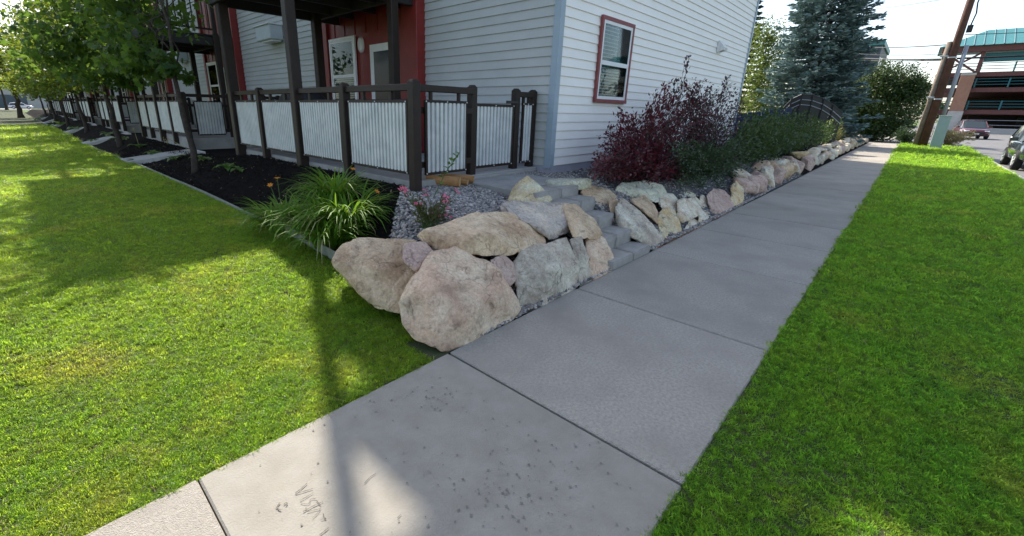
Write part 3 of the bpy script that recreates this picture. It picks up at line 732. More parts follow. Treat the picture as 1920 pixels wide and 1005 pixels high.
BL = [
 ([(832,650,.06),(880,630,.05),(968,580,.05),(745,565,.42),(752,600,.3),(775,622,.2),(972,560,.08),(945,520,.15),(910,490,.3),(850,462,.5),(800,472,.52),(762,515,.48),(800,555,.22),(900,560,.08),(850,600,.08)],.5,'pink','largest tan boulder on the lawn corner by the pale sidewalk slab'),
 ([(623,487,1.15),(640,456,1.2),(670,444,1.2),(770,446,1.0),(803,470,.85),(795,530,.6),(745,575,.58),(700,568,.75),(650,520,1.0),(710,500,.85)],.45,'tan','broad rounded boulder with sunlit top at the metal edging'),
 ([(752,452,.66),(790,447,.68),(806,466,.62),(800,488,.54),(772,500,.52),(750,482,.58)],.22,'purple','small purplish rock wedged between two large boulders'),
 ([(776,437,.75),(800,424,.76),(850,404,.8),(900,392,.85),(950,394,.8),(1000,413,.6),(1027,440,.45),(1000,457,.38),(950,470,.35),(880,471,.42),(820,463,.55),(900,440,.44)],.5,'tan','long flat tan boulder lying across the top of the pile behind the pink flowers'),
 ([(934,383,.95),(945,375,1.0),(1010,373,.85),(1060,378,.7),(1090,402,.5),(1062,430,.4),(1030,442,.38),(1005,422,.5),(980,407,.7),(940,393,.9)],.45,'blue','blue grey slab topped boulder beside the steps'),
 ([(1050,379,.70),(1075,380,.62),(1105,403,.42),(1126,438,.25),(1112,443,.2),(1075,440,.26),(1062,420,.38)],.3,'tan','tan wedge boulder leaning against the left of the steps'),
 ([(960,487,.3),(970,468,.35),(1010,455,.33),(1055,442,.3),(1075,490,.1),(1079,530,.04),(1050,552,.03),(985,584,.03),(968,572,.08),(963,530,.2),(1030,500,.1)],.42,'grey','grey boulder crusted with white lichen standing on the sidewalk edge'),
 ([(1095,440,.30),(1110,434,.32),(1130,447,.22),(1145,475,.11),(1147,497,.05),(1112,520,.03),(1098,522,.04),(1092,480,.12)],.35,'pink','pinkish rounded boulder at the foot of the steps'),
 ([(1064,446,.28),(1085,440,.26),(1096,470,.13),(1107,522,.04),(1082,534,.05),(1076,505,.09),(1070,470,.18)],.3,'grey','narrow pale grey rock squeezed between two boulders left of the steps'),
 ([(914,482,.33),(940,471,.36),(959,490,.31),(963,515,.24),(950,530,.18),(925,507,.24)],.2,'purple','small rust stained rock set among pebbles between boulders'),
 ([(950,371,1.25),(962,345,1.32),(985,327,1.32),(1003,340,1.2),(1032,369,1.0),(1026,378,.95),(960,379,1.12),(990,360,1.1)],.35,'ochre','pointed triangular tan rock standing at the top of the steps'),
 ([(1084,349,1.1),(1095,341,1.2),(1135,352,.95),(1153,365,.8),(1137,396,.7),(1118,394,.78),(1110,377,.85),(1086,364,1.0)],.3,'tan','blocky brown stone flanking the upper right of the steps'),
 ([(1136,374,.70),(1155,370,.68),(1156,394,.58),(1140,397,.62)],.15,'tan','fist sized brown stone behind the slanted slab by the steps'),
 ([(1150,388,.55),(1162,368,.6),(1185,384,.45),(1212,410,.25),(1236,440,.08),(1240,457,.04),(1222,467,.04),(1214,457,.08),(1188,434,.2),(1160,427,.38),(1152,408,.5)],.28,'grey','tall slanted grey slab boulder on the right of the steps'),
 ([(1178,371,.62),(1205,363,.6),(1222,380,.45),(1237,410,.25),(1233,420,.22),(1205,392,.38),(1185,379,.55)],.2,'tan','thin tilted brown rock above the slanted grey slab'),
 ([(1231,393,.33),(1250,384,.35),(1263,395,.3),(1269,415,.15),(1278,441,.05),(1246,459,.04),(1235,447,.1),(1228,417,.25)],.3,'ochre','tan faced boulder on the sidewalk beside orange leaves'),
 ([(1151,351,.95),(1165,339,1.0),(1205,336,.9),(1236,345,.75),(1252,362,.6),(1248,374,.5),(1225,376,.5),(1200,364,.65),(1160,360,.85)],.4,'green','pale green white slab perched on the rocks below the burgundy bush'),
 ([(1246,358,.62),(1262,362,.55),(1276,381,.4),(1269,394,.32),(1240,390,.4),(1230,376,.48)],.25,'pale','pale rock tucked under the perched green slab'),
 ([(1267,373,.4),(1300,365,.4),(1313,378,.3),(1306,401,.15),(1275,414,.12),(1266,401,.25)],.3,'pale','square pale tan rock beneath a thin flat stone'),
 ([(1310,362,.45),(1325,371,.35),(1336,395,.15),(1342,413,.04),(1318,424,.04),(1302,407,.12),(1310,385,.28)],.3,'pale','whitish wedge rock touching the sidewalk joint'),
 ([(1274,431,.06),(1290,408,.18),(1315,402,.18),(1329,412,.08),(1326,421,.03),(1277,442,.03)],.25,'pale','low pale rock at the foot of the wall by red fallen leaves'),
 ([(1260,358,.7),(1280,351,.72),(1306,358,.6),(1300,367,.5),(1270,366,.6)],.25,'green','thin flat greenish stone lying under the burgundy bush'),
 ([(1321,366,.35),(1335,352,.4),(1355,357,.3),(1376,375,.12),(1377,391,.04),(1350,404,.03),(1340,407,.05),(1329,390,.15)],.35,'purple','rounded mauve grey boulder before the dark green shrub'),
 ([(1366,351,.35),(1378,336,.4),(1389,350,.25),(1391,375,.08),(1389,386,.04),(1375,394,.04),(1369,370,.15)],.3,'ochre','upright ochre rock at the end of the first wall rocks'),
 ([(1312,353,.65),(1332,349,.65),(1327,367,.45),(1311,364,.5)],.2,'purple','small reddish stone behind the mauve boulder'),
]
for i, (sp_, bk, mt_, lb) in enumerate(BL):
    xs_ = [s[0] for s in sp_]; small = max(xs_)-min(xs_) < 60
    boulder(sp_, bk, mt_, lb, 100+i, voxel=.013 if small else .018, flat=2, amp=.014, name='boulder' if not small else 'rock')
# flat stones beside the gate walk, below the gable corner
for i, (px, py, s) in enumerate([(1050, 338, .28), (1085, 336, .24)]):
    p = at_z(px, py, .70)
    pts = [(p[0]+s*math.cos(a)*random.uniform(.7, 1.2), p[1]+s*.6*math.sin(a), p[2]-.12+z) for a in np.linspace(0, 6, 9) for z in (0, .12)]
    o = shape_rock(pts, 300+i, .02, .016, 'rock', 5, 2); o.data.materials.append(RK['green'])
    tag(o, 'flat pale stone on the gravel below the gable corner', 'rock', 'flat stones at the gable corner')
# low rock wall along the rest of the sidewalk
rs = np.random.RandomState(11); x = 8.05; kinds = ['grey', 'purple', 'pale', 'ochre', 'tan', 'pale', 'grey', 'pink', 'blue', 'pale']
n_ = 0
def wallrock(x, y, z, lx, ly, lz, k, tilt):
    pts = []
    for a in range(14):
        d = rs.randn(3); d /= np.abs(d).max(); pts.append(np.array([lx*.5*d[0]*rs.uniform(.8, 1.05), ly*.5*d[1], lz*.5*d[2]*rs.uniform(.85, 1.05)]))
    pts = np.array(pts); c_, s_ = math.cos(tilt), math.sin(tilt); R = np.array([[c_, 0, -s_], [0, 1, 0], [s_, 0, c_]])
    pts = pts@R.T+np.array([x, y, z])
    o = shape_rock(pts, 500+n_, .03 if x < 16 else .045, .02, 'rock', 4, 3); o.data.materials.append(RK[kinds[k % len(kinds)]])
    kn = kinds[k % len(kinds)]; nm = dict(grey='grey', purple='mauve', pale='whitish', ochre='ochre', tan='brown', pink='pinkish', blue='dark grey')[kn]
    where = ('low course' if z < .3 else 'top course')+(' before the green shrubs' if x < 16 else ' beyond the green shrubs')
    tag(o, 'rough %s rock in the sidewalk wall, %s' % (nm, where), 'rock', '%s rocks of the sidewalk wall, %s' % (nm, where))
while x < 37:
    if 13.6 < x < 14.3: x = 14.6
    lx = rs.uniform(.5, .95) if x < 15 else rs.uniform(.7, 1.2); lz = rs.uniform(.40, .52)
    wallrock(x+lx/2, .22+rs.uniform(-.01, .04), lz*.40, lx*1.1, .42, lz*1.05, rs.randint(10), rs.uniform(-.25, .25)); n_ += 1
    if rs.rand() < .8:
        l2 = lx*rs.uniform(.7, 1.1)
        wallrock(x+lx/2+rs.uniform(-.2, .2), .46+rs.uniform(-.05, .05), lz*.66+.08, l2, .5, rs.uniform(.24, .34), rs.randint(10), rs.uniform(-.2, .2)); n_ += 1
    x += lx*.92

# firewood logs on the gravel
random.seed(21)
def log(p0, p1, r, split=False, label=''):
    p0 = Vector(p0); p1 = Vector(p1); d = (p1-p0); L_ = d.length; b = MB(); n = 16; m_ = 7
    for j in range(m_):
        for k in range(n):
            t = 2*math.pi*k/n; rr = r*(1+.07*noise.noise((math.cos(t)*2, math.sin(t)*2, j*.5+p0.x*9)))
            x_, y_ = rr*math.cos(t), rr*math.sin(t)
            if split: y_ = min(y_, r*.25+.01*noise.noise((x_*30, j, 1)))
            b.v.append((L_*j/(m_-1), x_, y_))
    for j in range(m_-1):
        for k in range(n): b.f.append((j*n+k, j*n+(k+1) % n, (j+1)*n+(k+1) % n, (j+1)*n+k))
    o = b.build('firewood_log', m_wood, None, False)
    e = MB()
    for xx in (-.0015, L_+.0015): e.add([(xx, b.v[k][1]*.99, b.v[k][2]*.99) for k in range(n)], [tuple(range(n))])
    e.build('cut_end', m_logend, o)
    o.matrix_world = Matrix.Translation(p0) @ d.to_track_quat('X', 'Z').to_matrix().to_4x4()
    tag(o, label, 'log')
zg = lambda x, y: float(z_bed(x, y))
a = at_z(862, 343, .70); c_ = at_z(830, 330, .72)
log((a[0], a[1], .71), (a[0]-.22, a[1]+.36, .72), .062, label='round peeled firewood log lying in front of the gate panel')
log((a[0]+.17, a[1]+.03, .705), (a[0]-.06, a[1]+.40, .72), .058, True, label='split firewood log lying between the two round logs')
log((a[0]+.33, a[1]+.08, .70), (a[0]+.10, a[1]+.44, .71), .052, label='firewood log farthest from the corner post')

# metal edging between lawn and bed
b = MB(); ye = np.concatenate([np.linspace(.55, 3.0, 26), np.linspace(3.2, 60, 60)])
for i, y in enumerate(ye):
    x_ = .20-.13*smooth(1.6, .4, y)+.012*math.sin(y*1.3)
    z_ = float(z_lawn(y)); h = .10 if y < 3 else .045
    b.v += [(x_-.006, y, z_-.06), (x_-.006, y, z_+h), (x_+.006, y, z_+h), (x_+.006, y, z_-.06)]
    if i:
        j = 4*i; b.f += [(j-4+k, j-4+(k+1) % 4, j+(k+1) % 4, j+k) for k in range(4)]
b.f += [(0, 1, 2, 3), (4*(len(ye)-1)+3, 4*(len(ye)-1)+2, 4*(len(ye)-1)+1, 4*(len(ye)-1))]
tag(b.build('garden_edging', m_edge), 'thin metal edging strip between lawn and mulch bed', 'edging')
#PART2
# ------------------------------------------------------------------ foliage helpers
OVAL = (np.array([[0, 0, 0], [.5, .27, .05], [1, 0, -.04], [.5, -.27, .05]], float), np.array([[0, 1, 2], [0, 2, 3]]))
MIDL = (np.array([[0, 0, 0], [.45, .19, .05], [1, 0, -.05], [.45, -.19, .05]], float), np.array([[0, 1, 2], [0, 2, 3]]))
NARROW = (np.array([[0, 0, 0], [.45, .15, .04], [1, 0, -.05], [.45, -.15, .04]], float), np.array([[0, 1, 2], [0, 2, 3]]))
_mp = [(0, 0), (.12, -.30), (.05, -.52), (.38, -.34), (.62, -.50), (.66, -.20), (1.02, 0), (.66, .20), (.62, .50), (.38, .34), (.05, .52), (.12, .30)]
MAPLE = (np.array([[.42, 0, .06]]+[[x, y, -.05*abs(y)*2-.02*x] for x, y in _mp], float), np.array([[0, 1+k, 1+(k+1) % 12] for k in range(12)]))
def leaves(P, size, rs, shape=OVAL, dirs=None, up=.5, jit=.8):
    """leaf geometry at points P; dirs = growth directions"""
    n = len(P); T, F = shape
    d = rs.randn(n, 3) if dirs is None else dirs+rs.randn(n, 3)*jit*.6
    d /= np.linalg.norm(d, axis=1)[:, None]
    nrm = rs.randn(n, 3)*.7; nrm[:, 2] += up*1.6
    b = np.cross(nrm, d); b /= np.linalg.norm(b, axis=1)[:, None]+1e-9
    c = np.cross(d, b); sz = np.asarray(size)*np.ones(n)
    V = P[:, None, :]+sz[:, None, None]*(T[None, :, 0:1]*d[:, None, :]+T[None, :, 1:2]*b[:, None, :]+T[None, :, 2:3]*c[:, None, :])
    k = len(T); FF = (F[None]+(np.arange(n)*k)[:, None, None]).reshape(-1, 3)
    return V.reshape(-1, 3), FF
def place(root, o):
    o.location = -root.location
    return o
def clump_points(rs, n, lobes):
    """points gathered in uneven twig clumps inside ellipsoid lobes (cx,cy,cz,rx,ry,rz,weight)"""
    wts = np.array([l[6] for l in lobes]); wts = wts/wts.sum(); out = []
    for l, w_ in zip(lobes, wts):
        k = int(n*w_); nc = max(6, k//26)
        c = rs.randn(nc, 3); c /= np.linalg.norm(c, axis=1)[:, None]; c *= (rs.rand(nc, 1)**.42)
        idx = rs.randint(0, nc, k); sp = .13+.10*rs.rand(nc)
        p = c[idx]+rs.randn(k, 3)*sp[idx][:, None]
        out.append(np.array(l[:3])+p*np.array(l[3:6]))
    return np.concatenate(out)
def branch(rs, p0, p1, r0, r1, n=7, wob=.06):
    p0 = np.array(p0, float); p1 = np.array(p1, float); t = np.linspace(0, 1, n)[:, None]; L_ = np.linalg.norm(p1-p0)
    q = p0+(p1-p0)*t+rs.randn(n, 3)*wob*L_*np.sin(t*math.pi); q[0] = p0; q[-1] = p1
    return [tuple(a) for a in q], list(r0+(r1-r0)*t[:, 0])
def tree(name, base, trunk_top, r0, lobes, nleaf, leafsize, mt, shape, label, seed, group=None, cat='tree', lean=(0, 0), up=.4):
    rs = np.random.RandomState(seed); root = empty(name, base, label, cat, group); B = np.array(base)
    b = MB(); top = B+np.array([lean[0], lean[1], trunk_top]); p, r = branch(rs, B-np.array([0, 0, .08]), top, r0, r0*.55, 9, .015); r[0] *= 1.35; b.tube(p, r, 9)
    cent = np.array([l[:3] for l in lobes])
    hi = cent[np.argmax(cent[:, 2])]
    p, r = branch(rs, top, hi, r0*.55, r0*.12, 8, .03); b.tube(p, r, 7)
    for l in lobes:
        for k in range(3):
            st_ = np.array(p[rs.randint(0, 5)]); d = rs.randn(3); d /= np.linalg.norm(d)
            e = np.array(l[:3])+d*np.array(l[3:6])*.75
            q, r = branch(rs, st_, e, r0*.26, r0*.05, 6, .06); b.tube(q, r, 5)
    place(root, b.build('trunk', m_bark, root, True))
    P = clump_points(rs, nleaf, lobes); V, F = leaves(P, leafsize*rs.uniform(.65, 1.2, len(P)), rs, shape, None, up)
    o = fmesh('crown', V, F, mt, root); place(root, o)
    return root

# maples in the bed
ty = [(.62, 8.0, .64), (.72, 17.0, .5), (.78, 26.6, .4), (.8, 36, .35), (.8, 46, .3), (.8, 57, .3)]
for i, (x_, y_, z_) in enumerate(ty):
    zb = float(z_bed(x_, y_))
    d = 1.0 if i == 0 else 1.15
    if i == 0:
        lobes = [(.25, 9.1, 2.75, .75, 1.0, .75, 1.0), (.75, 9.4, 3.9, 1.2, 1.5, 1.1, 1.7), (.55, 10.6, 4.8, 1.3, 1.6, 1.4, 1.4), (.55, 8.2, 2.15, .45, .45, .32, .35), (.9, 8.6, 5.2, 1.2, 1.3, 1.3, .8), (.05, 8.55, 2.25, .40, .5, .34, .35)]
        n_, ls = 3300, .135
    else:
        lobes = [(x_-.3, y_, 3.3, 1.6, 2.2, 1.1, 1.2), (x_+.1, y_+.8, 4.7, 1.7, 2.4, 1.4, 1.3), (x_-.2, y_-1.0, 2.5, .9, 1.2, .7, .45), (x_-.9, y_+1.4, 2.9, 1.1, 1.6, .9, .6), (x_-.1, y_, 6.2, 1.3, 1.7, 1.2, .7)]
        n_, ls = 4600, .16+.02*i
    lb = ['maple with large dark leaves, nearest to the corner patio', 'maple standing in the mulch in front of the third patio fence', 'thick leafed maple third in the bed row counted from the corner patio'][i] if i < 3 else 'yellow green maple toward the far end of the bed row'
    tree('maple_tree', (x_, y_, zb), 1.75 if i == 0 else 1.7, .066 if i == 0 else .095, lobes, n_, ls, m_maple if i < 2 else m_maplefar, MAPLE if i < 2 else OVAL, lb, 40+i, 'maples in the mulch bed', lean=(-.05, .12) if i == 0 else (-.1, .1))
# trees on the lawn and across the street at the far left
for i, (px, dist, h, r) in enumerate([(38, 70, 11, 5.0), (-60, 95, 12, 6), (95, 120, 13, 6.5), (15, 135, 12, 7), (-190, 60, 9, 4.5)]):
    a_ = at_z(px, 212, 0); dr = np.array([a_[0]-CAMP[0], a_[1]-CAMP[1]]); dr /= np.linalg.norm(dr)
    bx, by = CAMP[0]+dr[0]*dist, CAMP[1]+dr[1]*dist
    lobes = [(bx, by, h*.55, r*.75, r*.75, h*.2, 1), (bx-r*.3, by+1, h*.75, r*.6, r*.6, h*.2, 1), (bx+r*.4, by, h*.45, r*.6, r*.6, h*.16, .8), (bx-r*.5, by-1, h*.42, r*.5, r*.5, h*.13, .6)]
    tree('lawn_tree', (bx, by, float(z_lawn(min(by, 59)))), h*.34, .26, lobes, 3200, .42, m_maplefar, OVAL,
         'spreading tree with a bare brown trunk at the end of the lawn' if i == 0 else 'broad leafy tree beyond the end of the lawn', 60+i, None if i == 0 else 'trees beyond the lawn')

# burgundy bush and neighbours: arching stems set with leaves
def stem_bush(name, base, stems, leafsize, mt, label, seed, perstem, cat='bush', spread=.3, shape=OVAL, group=None, smat=None, jit=.7):
    """stems: function rs -> (start, end, sag)"""
    rs = np.random.RandomState(seed); root = empty(name, base, label, cat, group)
    b = MB(); PP = []; DD = []
    for k in range(stems[0]):
        s0, e0, sag = stems[1](rs); n = 8; t = np.linspace(0, 1, n)[:, None]
        s0 = np.array(s0); e0 = np.array(e0)
        q = s0+(e0-s0)*t; q[:, 2] += sag*np.sin(t[:, 0]*math.pi)*np.linalg.norm(e0-s0)*.5
        q += rs.randn(n, 3)*.025*np.sin(t*math.pi)
        b.tube([tuple(a) for a in q], list(.007*(1-t[:, 0]*.75)), 4, cap=False)
        tt = .18+.82*rs.rand(perstem)**.75; i = np.clip((tt*(n-1)).astype(int), 0, n-2); fr = tt*(n-1)-i
        P = q[i]*(1-fr)[:, None]+q[i+1]*fr[:, None]; d = q[i+1]-q[i]; d /= np.linalg.norm(d, axis=1)[:, None]
        w_ = spread*(.25+np.sin(np.clip(tt, 0, 1)*math.pi)*.75)
        PP.append(P+rs.randn(perstem, 3)*(w_*.32)[:, None]); DD.append(d)
    place(root, b.build('stems', smat or m_stem, root))
    P = np.concatenate(PP); D = np.concatenate(DD); V, F = leaves(P, leafsize*rs.uniform(.6, 1.25, len(P)), rs, shape, D, .35, jit)
    place(root, fmesh('foliage', V, F, mt, root))
    return root
def burg(rs):
    s0 = np.array([rs.uniform(4.5, 6.3), rs.uniform(.95, 1.55), .5])
    px = rs.uniform(1112, 1335); f_ = (px-1108)/215
    top = 258-112*math.sin(min(1, f_*1.3)*1.4); py = top+rs.rand()**.85*(338-top)
    e0 = at_y(px, py, rs.uniform(.72, 1.45) if py < 300 else rs.uniform(.6, .95)); return s0, e0, rs.uniform(.05, .3)
stem_bush('burgundy_bush', (5.2, 1.2, .5), (170, burg), .075, m_burg, 'deep burgundy leaved bush against the white gable wall under the window', 71, 52, shape=MIDL, spread=.24)
def tall(rs):
    px, py = [(1291, 103), (1318, 150), (1272, 150), (1362, 143), (1330, 165)][rs.randint(5)]
    e0 = at_y(px+rs.uniform(-6, 6), py, 1.15); return (e0[0]-.3, 1.15, .6), e0, .02
def purp(rs):
    s0 = np.array([rs.uniform(6.3, 8.6), rs.uniform(.9, 1.5), .5])
    px = rs.uniform(1285, 1412); f_ = (px-1285)/127
    top = 148+28*f_**3+12*math.sin(px*.2); py = top+rs.rand()**.9*(305-top)
    e0 = at_y(px, py, rs.uniform(.8, 1.35)); return s0, e0, rs.uniform(.02, .2)
stem_bush('purple_bush', (7.5, 1.2, .5), (150, purp), .072, m_purple, 'loose dark purple bush to the right of the burgundy one', 72, 52, shape=MIDL, spread=.26)
stem_bush('purple_shoot', (6.4, 1.15, .55), (12, tall), .062, m_purple, 'thin upright purple shoots above the burgundy bush', 73, 30, spread=.10, cat='shoots')
def dk(rs):
    px = rs.uniform(1262, 1415); py = 352-(rs.rand()**.8)*88-max(0, (px-1360)*.25)
    yy = rs.uniform(.38, .9); e0 = at_y(px, py, yy); return (e0[0]*.4+.6*7.4, .75, .48), e0, .12
stem_bush('low_green_shrub', (7.4, .75, .48), (170, dk), .05, m_shrubdk, 'low glossy dark green shrub spilling over the mauve boulder', 74, 46, spread=.2, cat='shrub')
def sh(rs):
    px = rs.uniform(1398, 1560); f_ = (px-1398)/162; top = 203+18*abs(f_-.45)*2+(10 if f_ > .8 else 0); py = top+rs.rand()**.8*(300-50*f_-top)
    yy = .45+.6*rs.rand(); e0 = at_y(px, py, yy); return (e0[0]+rs.uniform(-.8, .8), .9, .5), e0, .15
stem_bush('green_shrub', (13, .9, .5), (260, sh), .085, m_shrub, 'wide dark green shrub mass above the rock wall', 75, 50, spread=.5, cat='shrub')
def sh2(rs):
    px = rs.uniform(1540, 1580); py = rs.uniform(222, 262); e0 = at_y(px, py, .6+.3*rs.rand()); return (e0[0]-.5, .8, .5), e0, .1
stem_bush('lime_shrub', (20, .8, .5), (26, sh2), .10, m_lime, 'lime green shrub tip catching sun at the end of the shrub mass', 76, 26, spread=.35, cat='shrub')
def sh3(rs):
    px = rs.uniform(1560, 1600); py = rs.uniform(235, 262); e0 = at_y(px, py, .7); return (e0[0], .8, .5), e0, .05
stem_bush('dry_shrub', (30, .8, .5), (26, sh3), .13, mat('olive_leaf', (.10, .09, .03), (.06, .065, .02), scale=2, coord='World', trans=.3), 'olive brown shrub behind the far rock wall', 77, 26, spread=.4, cat='shrub')

# trees on the right
yw = lambda az, x: CAMP[1]+(x-CAMP[0])*math.tan(rad(az))
tx, tyy = 42.0, yw(2.5, 42)
tree('dark_round_tree', (tx, tyy, 0), 1.2, .16, [(tx, tyy, 2.3, 2.1, 2.1, 1.7, 1.5), (tx, tyy+.3, 3.9, 1.7, 1.8, 1.25, 1.2), (tx+.5, tyy-1.2, 3.3, 1.2, 1.0, .9, .6), (tx-.3, tyy+1.2, 1.4, 1.5, 1.4, 1.2, .8), (tx-.6, tyy-.3, .9, 1.5, 1.4, .9, .8)], 30000, .17, m_dkleaf, OVAL, 'dense dark green round tree at the end of the sidewalk', 81)
tx = 37.0; tyy = yw(12.0, tx)
tree('yellow_green_tree', (tx, tyy, 0), 1.5, .14, [(tx, tyy, 2.6, 1.9, 1.6, 1.7, 1.3), (tx, tyy+.2, 4.8, 1.7, 1.5, 1.7, 1.2), (tx, tyy+.6, 6.6, 1.0, 1.1, 1.5, .7)], 8000, .19, m_yg, OVAL, 'sunlit yellow green tree between the gable wall and the spruce', 82)
tx = 46.0; tyy = yw(15.0, tx)
def spruce(name, base, H, R, label, seed, mt, nlev=62):
    rs = np.random.RandomState(seed); root = empty(name, base, label, 'tree'); B = np.array(base)
    b = MB(); b.tube([tuple(B-np.array([0, 0, .1])), tuple(B+np.array([.05, 0, H*.5])), tuple(B+np.array([0, 0, H]))], [.17, .09, .015], 8)
    PP = []; DD = []; SS = []
    for k in range(nlev):
        h = .45+(H-.5)*(k/nlev)**.95; rr = R*(1-(h/H))**.78*rs.uniform(.86, 1.1); nb = int(15-7*h/H); a0 = rs.rand()*6.28
        for j in range(nb):
            a = a0+6.283*j/nb+rs.randn()*.18; l = rr*rs.uniform(.72, 1.12)
            if l < .1: continue
            n = 7; t = np.linspace(0, 1, n); dh = np.array([math.cos(a), math.sin(a), 0])
            q = B+np.array([0, 0, h])+dh*(t*l)[:, None]; q[:, 2] += l*(-.30*t+.22*t*t)+rs.randn()*.03
            b.tube([tuple(x) for x in q], list(.022*(1-t*.8)), 4, cap=False)
            m_ = int(20+44*l); tt = .15+.85*rs.rand(m_)**.7; i = np.clip((tt*(n-1)).astype(int), 0, n-2); fr = tt*(n-1)-i
            P = q[i]*(1-fr)[:, None]+q[i+1]*fr[:, None]
            side = np.array([-dh[1], dh[0], 0]); w_ = .34*l*(1-tt*.85)+.05; s_ = rs.randn(m_)*.55
            P = P+side*(s_*w_)[:, None]; P[:, 2] += rs.randn(m_)*.035-.10*np.abs(s_)*w_
            D = dh*.8+side*np.sign(s_)[:, None]*.75; D[:, 2] += .12
            PP.append(P); DD.append(D); SS.append(np.full(m_, .27)*rs.uniform(.7, 1.3, m_))
    place(root, b.build('trunk', m_spruceb, root))
    P = np.concatenate(PP); D = np.concatenate(DD); SSz = np.concatenate(SS)
    V, F = leaves(P, SSz, rs, NARROW, D, .5, .35)
    place(root, fmesh('crown', V, F, mt, root)); return root
spruce('blue_spruce', (31.0, yw(8.0, 31), .1), 15.5, 2.95, 'tall blue spruce standing behind the black arched fence', 83, m_spruce)
spruce('dark_conifer', (44.0, yw(14.6, 44), .0), 13, 2.4, 'dark conifer just showing past the gable wall edge', 84, mat('dark_needles', (.018, .035, .026), (.03, .05, .035), scale=1.2, coord='World'), 30)

# black arched fence
ar = empty('arched_fence', (24, 1.6, .4), 'black arched metal fence panel with two pale rails before the spruce', 'fence')
AY = [yw(10.2, 24), yw(9.5, 24), yw(8.75, 24), yw(7.9, 24), yw(7.0, 24), yw(6.2, 24), yw(5.4, 24)]; AZ = [1.82, 2.30, 2.50, 2.46, 2.30, 2.05, 1.72]
AXX = [24, 23.9, 23.95, 24.05, 24.2, 24.4, 24.6]
b = MB()
for x_, y_, z_ in zip(AXX, AY, AZ): b.v += [(x_, y_, .35), (x_, y_, z_), (x_+.05, y_, z_), (x_+.05, y_, .35)]
for i in range(6):
    j = 4*i; b.f += [(j+k, j+(k+1) % 4, j+4+(k+1) % 4, j+4+k) for k in range(4)]
b.f += [(0, 1, 2, 3), (27, 26, 25, 24)]
place(ar, b.build('screen', m_iron, ar))
for dz in (-.20, -.42):
    b = MB(); b.tube([(x_-.03, y_, z_+dz) for x_, y_, z_ in zip(AXX, AY, AZ)], .018, 6); place(ar, b.build('rail', m_railgrey, ar))
b = MB(); b.tube([(x_+.02, y_, z_+.02) for x_, y_, z_ in zip(AXX, AY, AZ)], .03, 6); place(ar, b.build('top_rail', m_iron, ar))
for x_, y_, z_ in list(zip(AXX, AY, AZ))[1:6]:
    place(ar, MB().bbox(x_-.05, x_-.005, y_-.03, y_+.03, .35, z_+.06, b=.006).build('post', m_iron, ar))
bf = empty('blue_fence', (15.5, yw(12.2, 15.5), .3), 'dark blue slatted fence between gable wall and shrubs', 'fence')
m_blue = mat('blue_paint', (.02, .035, .10), rough=.5)
for k in range(9):
    y_ = -.9+k*.2; MB().bbox(-.015, .015, y_+.01, y_+.185, .1, 1.5-k*.03, b=.005).build('slat', m_blue, bf)
MB().bbox(-.05, -.016, -.9, .9, 1.1, 1.18, b=.005).build('rail', m_blue, bf)

# ------------------------------------------------------------------ utility pole, cabinet, wires
m_pole = mat('creosote_pole', (.13, .055, .032), (.075, .034, .022), scale=7, rough=.85, bump=.6, bscale=20)
m_pole2 = mat('weathered_pole', (.26, .20, .15), (.18, .14, .11), scale=7, rough=.9, bump=.5, bscale=20)
PX, PYY = 35.3, -2.48
up = empty('utility_pole', (PX, PYY, 0), 'tall brown wooden utility pole with a bolted stub at the end of the grass strip', 'utility pole')
MB().tube([(0, 0, -.2), (0, 0, 6), (0, 0, 11.5)], [.185, .165, .14], 14).build('shaft', m_pole, up, True)
MB().tube([(.10, .30, -.2), (.06, .27, 5.6)], [.125, .11], 12).build('stub', m_pole2, up, True)
MB().tube([(-.08, -.42, 1.6), (-.05, -.42, 5.35)], .09, 10).build('conduit', m_railgrey, up, True)
for z in (4.75, 2.6):
    MB().tube([(0.0, 0.0, z), (0, 0, z+.06)], .195, 14).build('band', m_galv, up)
    MB().bbox(-.06, .12, .05, .48, z+.07, z+.16, b=.01).build('bracket', m_galv, up)
MB().bbox(-.12, .12, -.42, -.2, 6.0, 6.35, b=.02).build('splice_box', m_iron, up)
MB().tube([(-.1, -.30, 6.3), (-.1, -.36, 6.9), (-.05, -.28, 7.4), (-.05, -.33, 8.2)], .03, 6).build('drop_cable', m_iron, up)
bxo = empty('utility_cabinet', (32.8, -2.93, 0), 'pale green metal utility cabinet on the grass before the pole', 'cabinet')
m_gbox = mat('pale_green_metal', (.36, .46, .40), (.32, .42, .37), scale=3, rough=.5)
MB().bbox(-.15, .15, -.23, .23, 0, 1.70, b=.012).build('body', m_gbox, bxo); MB().bbox(-.17, .17, -.245, .245, 1.69, 1.74, b=.01).build('lid', m_gbox, bxo)
MB().bbox(-.162, -.152, -.19, .19, .25, 1.55, b=.003).build('door', m_gbox, bxo)
def wire(pts, r, label, sag=.4):
    b = MB(); p0, p1 = Vector(pts[0]), Vector(pts[1]); n = 16
    r *= 1.45; b.tube([tuple(p0.lerp(p1, t/n)-Vector((0, 0, sag*4*(t/n)*(1-t/n)))) for t in range(n+1)], r, 5)
    tag(b.build('overhead_wire', m_iron), label, 'wire')
far = lambda px, py, x: tuple(at_x(px, py, x))
wire([(PX, PYY+.3, 5.45), far(1560, 82, 62)], .022, 'overhead cable from the stub top toward the spruce', .25)
wire([(PX, PYY+.2, 4.72), far(1560, 104, 62)], .03, 'thick overhead cable from the pole band toward the spruce', .15)
wire([(PX, PYY+.2, 4.66), far(1560, 108, 62)], .022, 'lower of the two close cables toward the spruce', .15)
wire([(PX, PYY+.2, 5.0), far(1560, 92, 62)], .012, 'thin wire toward the spruce between the heavier cables', .3)
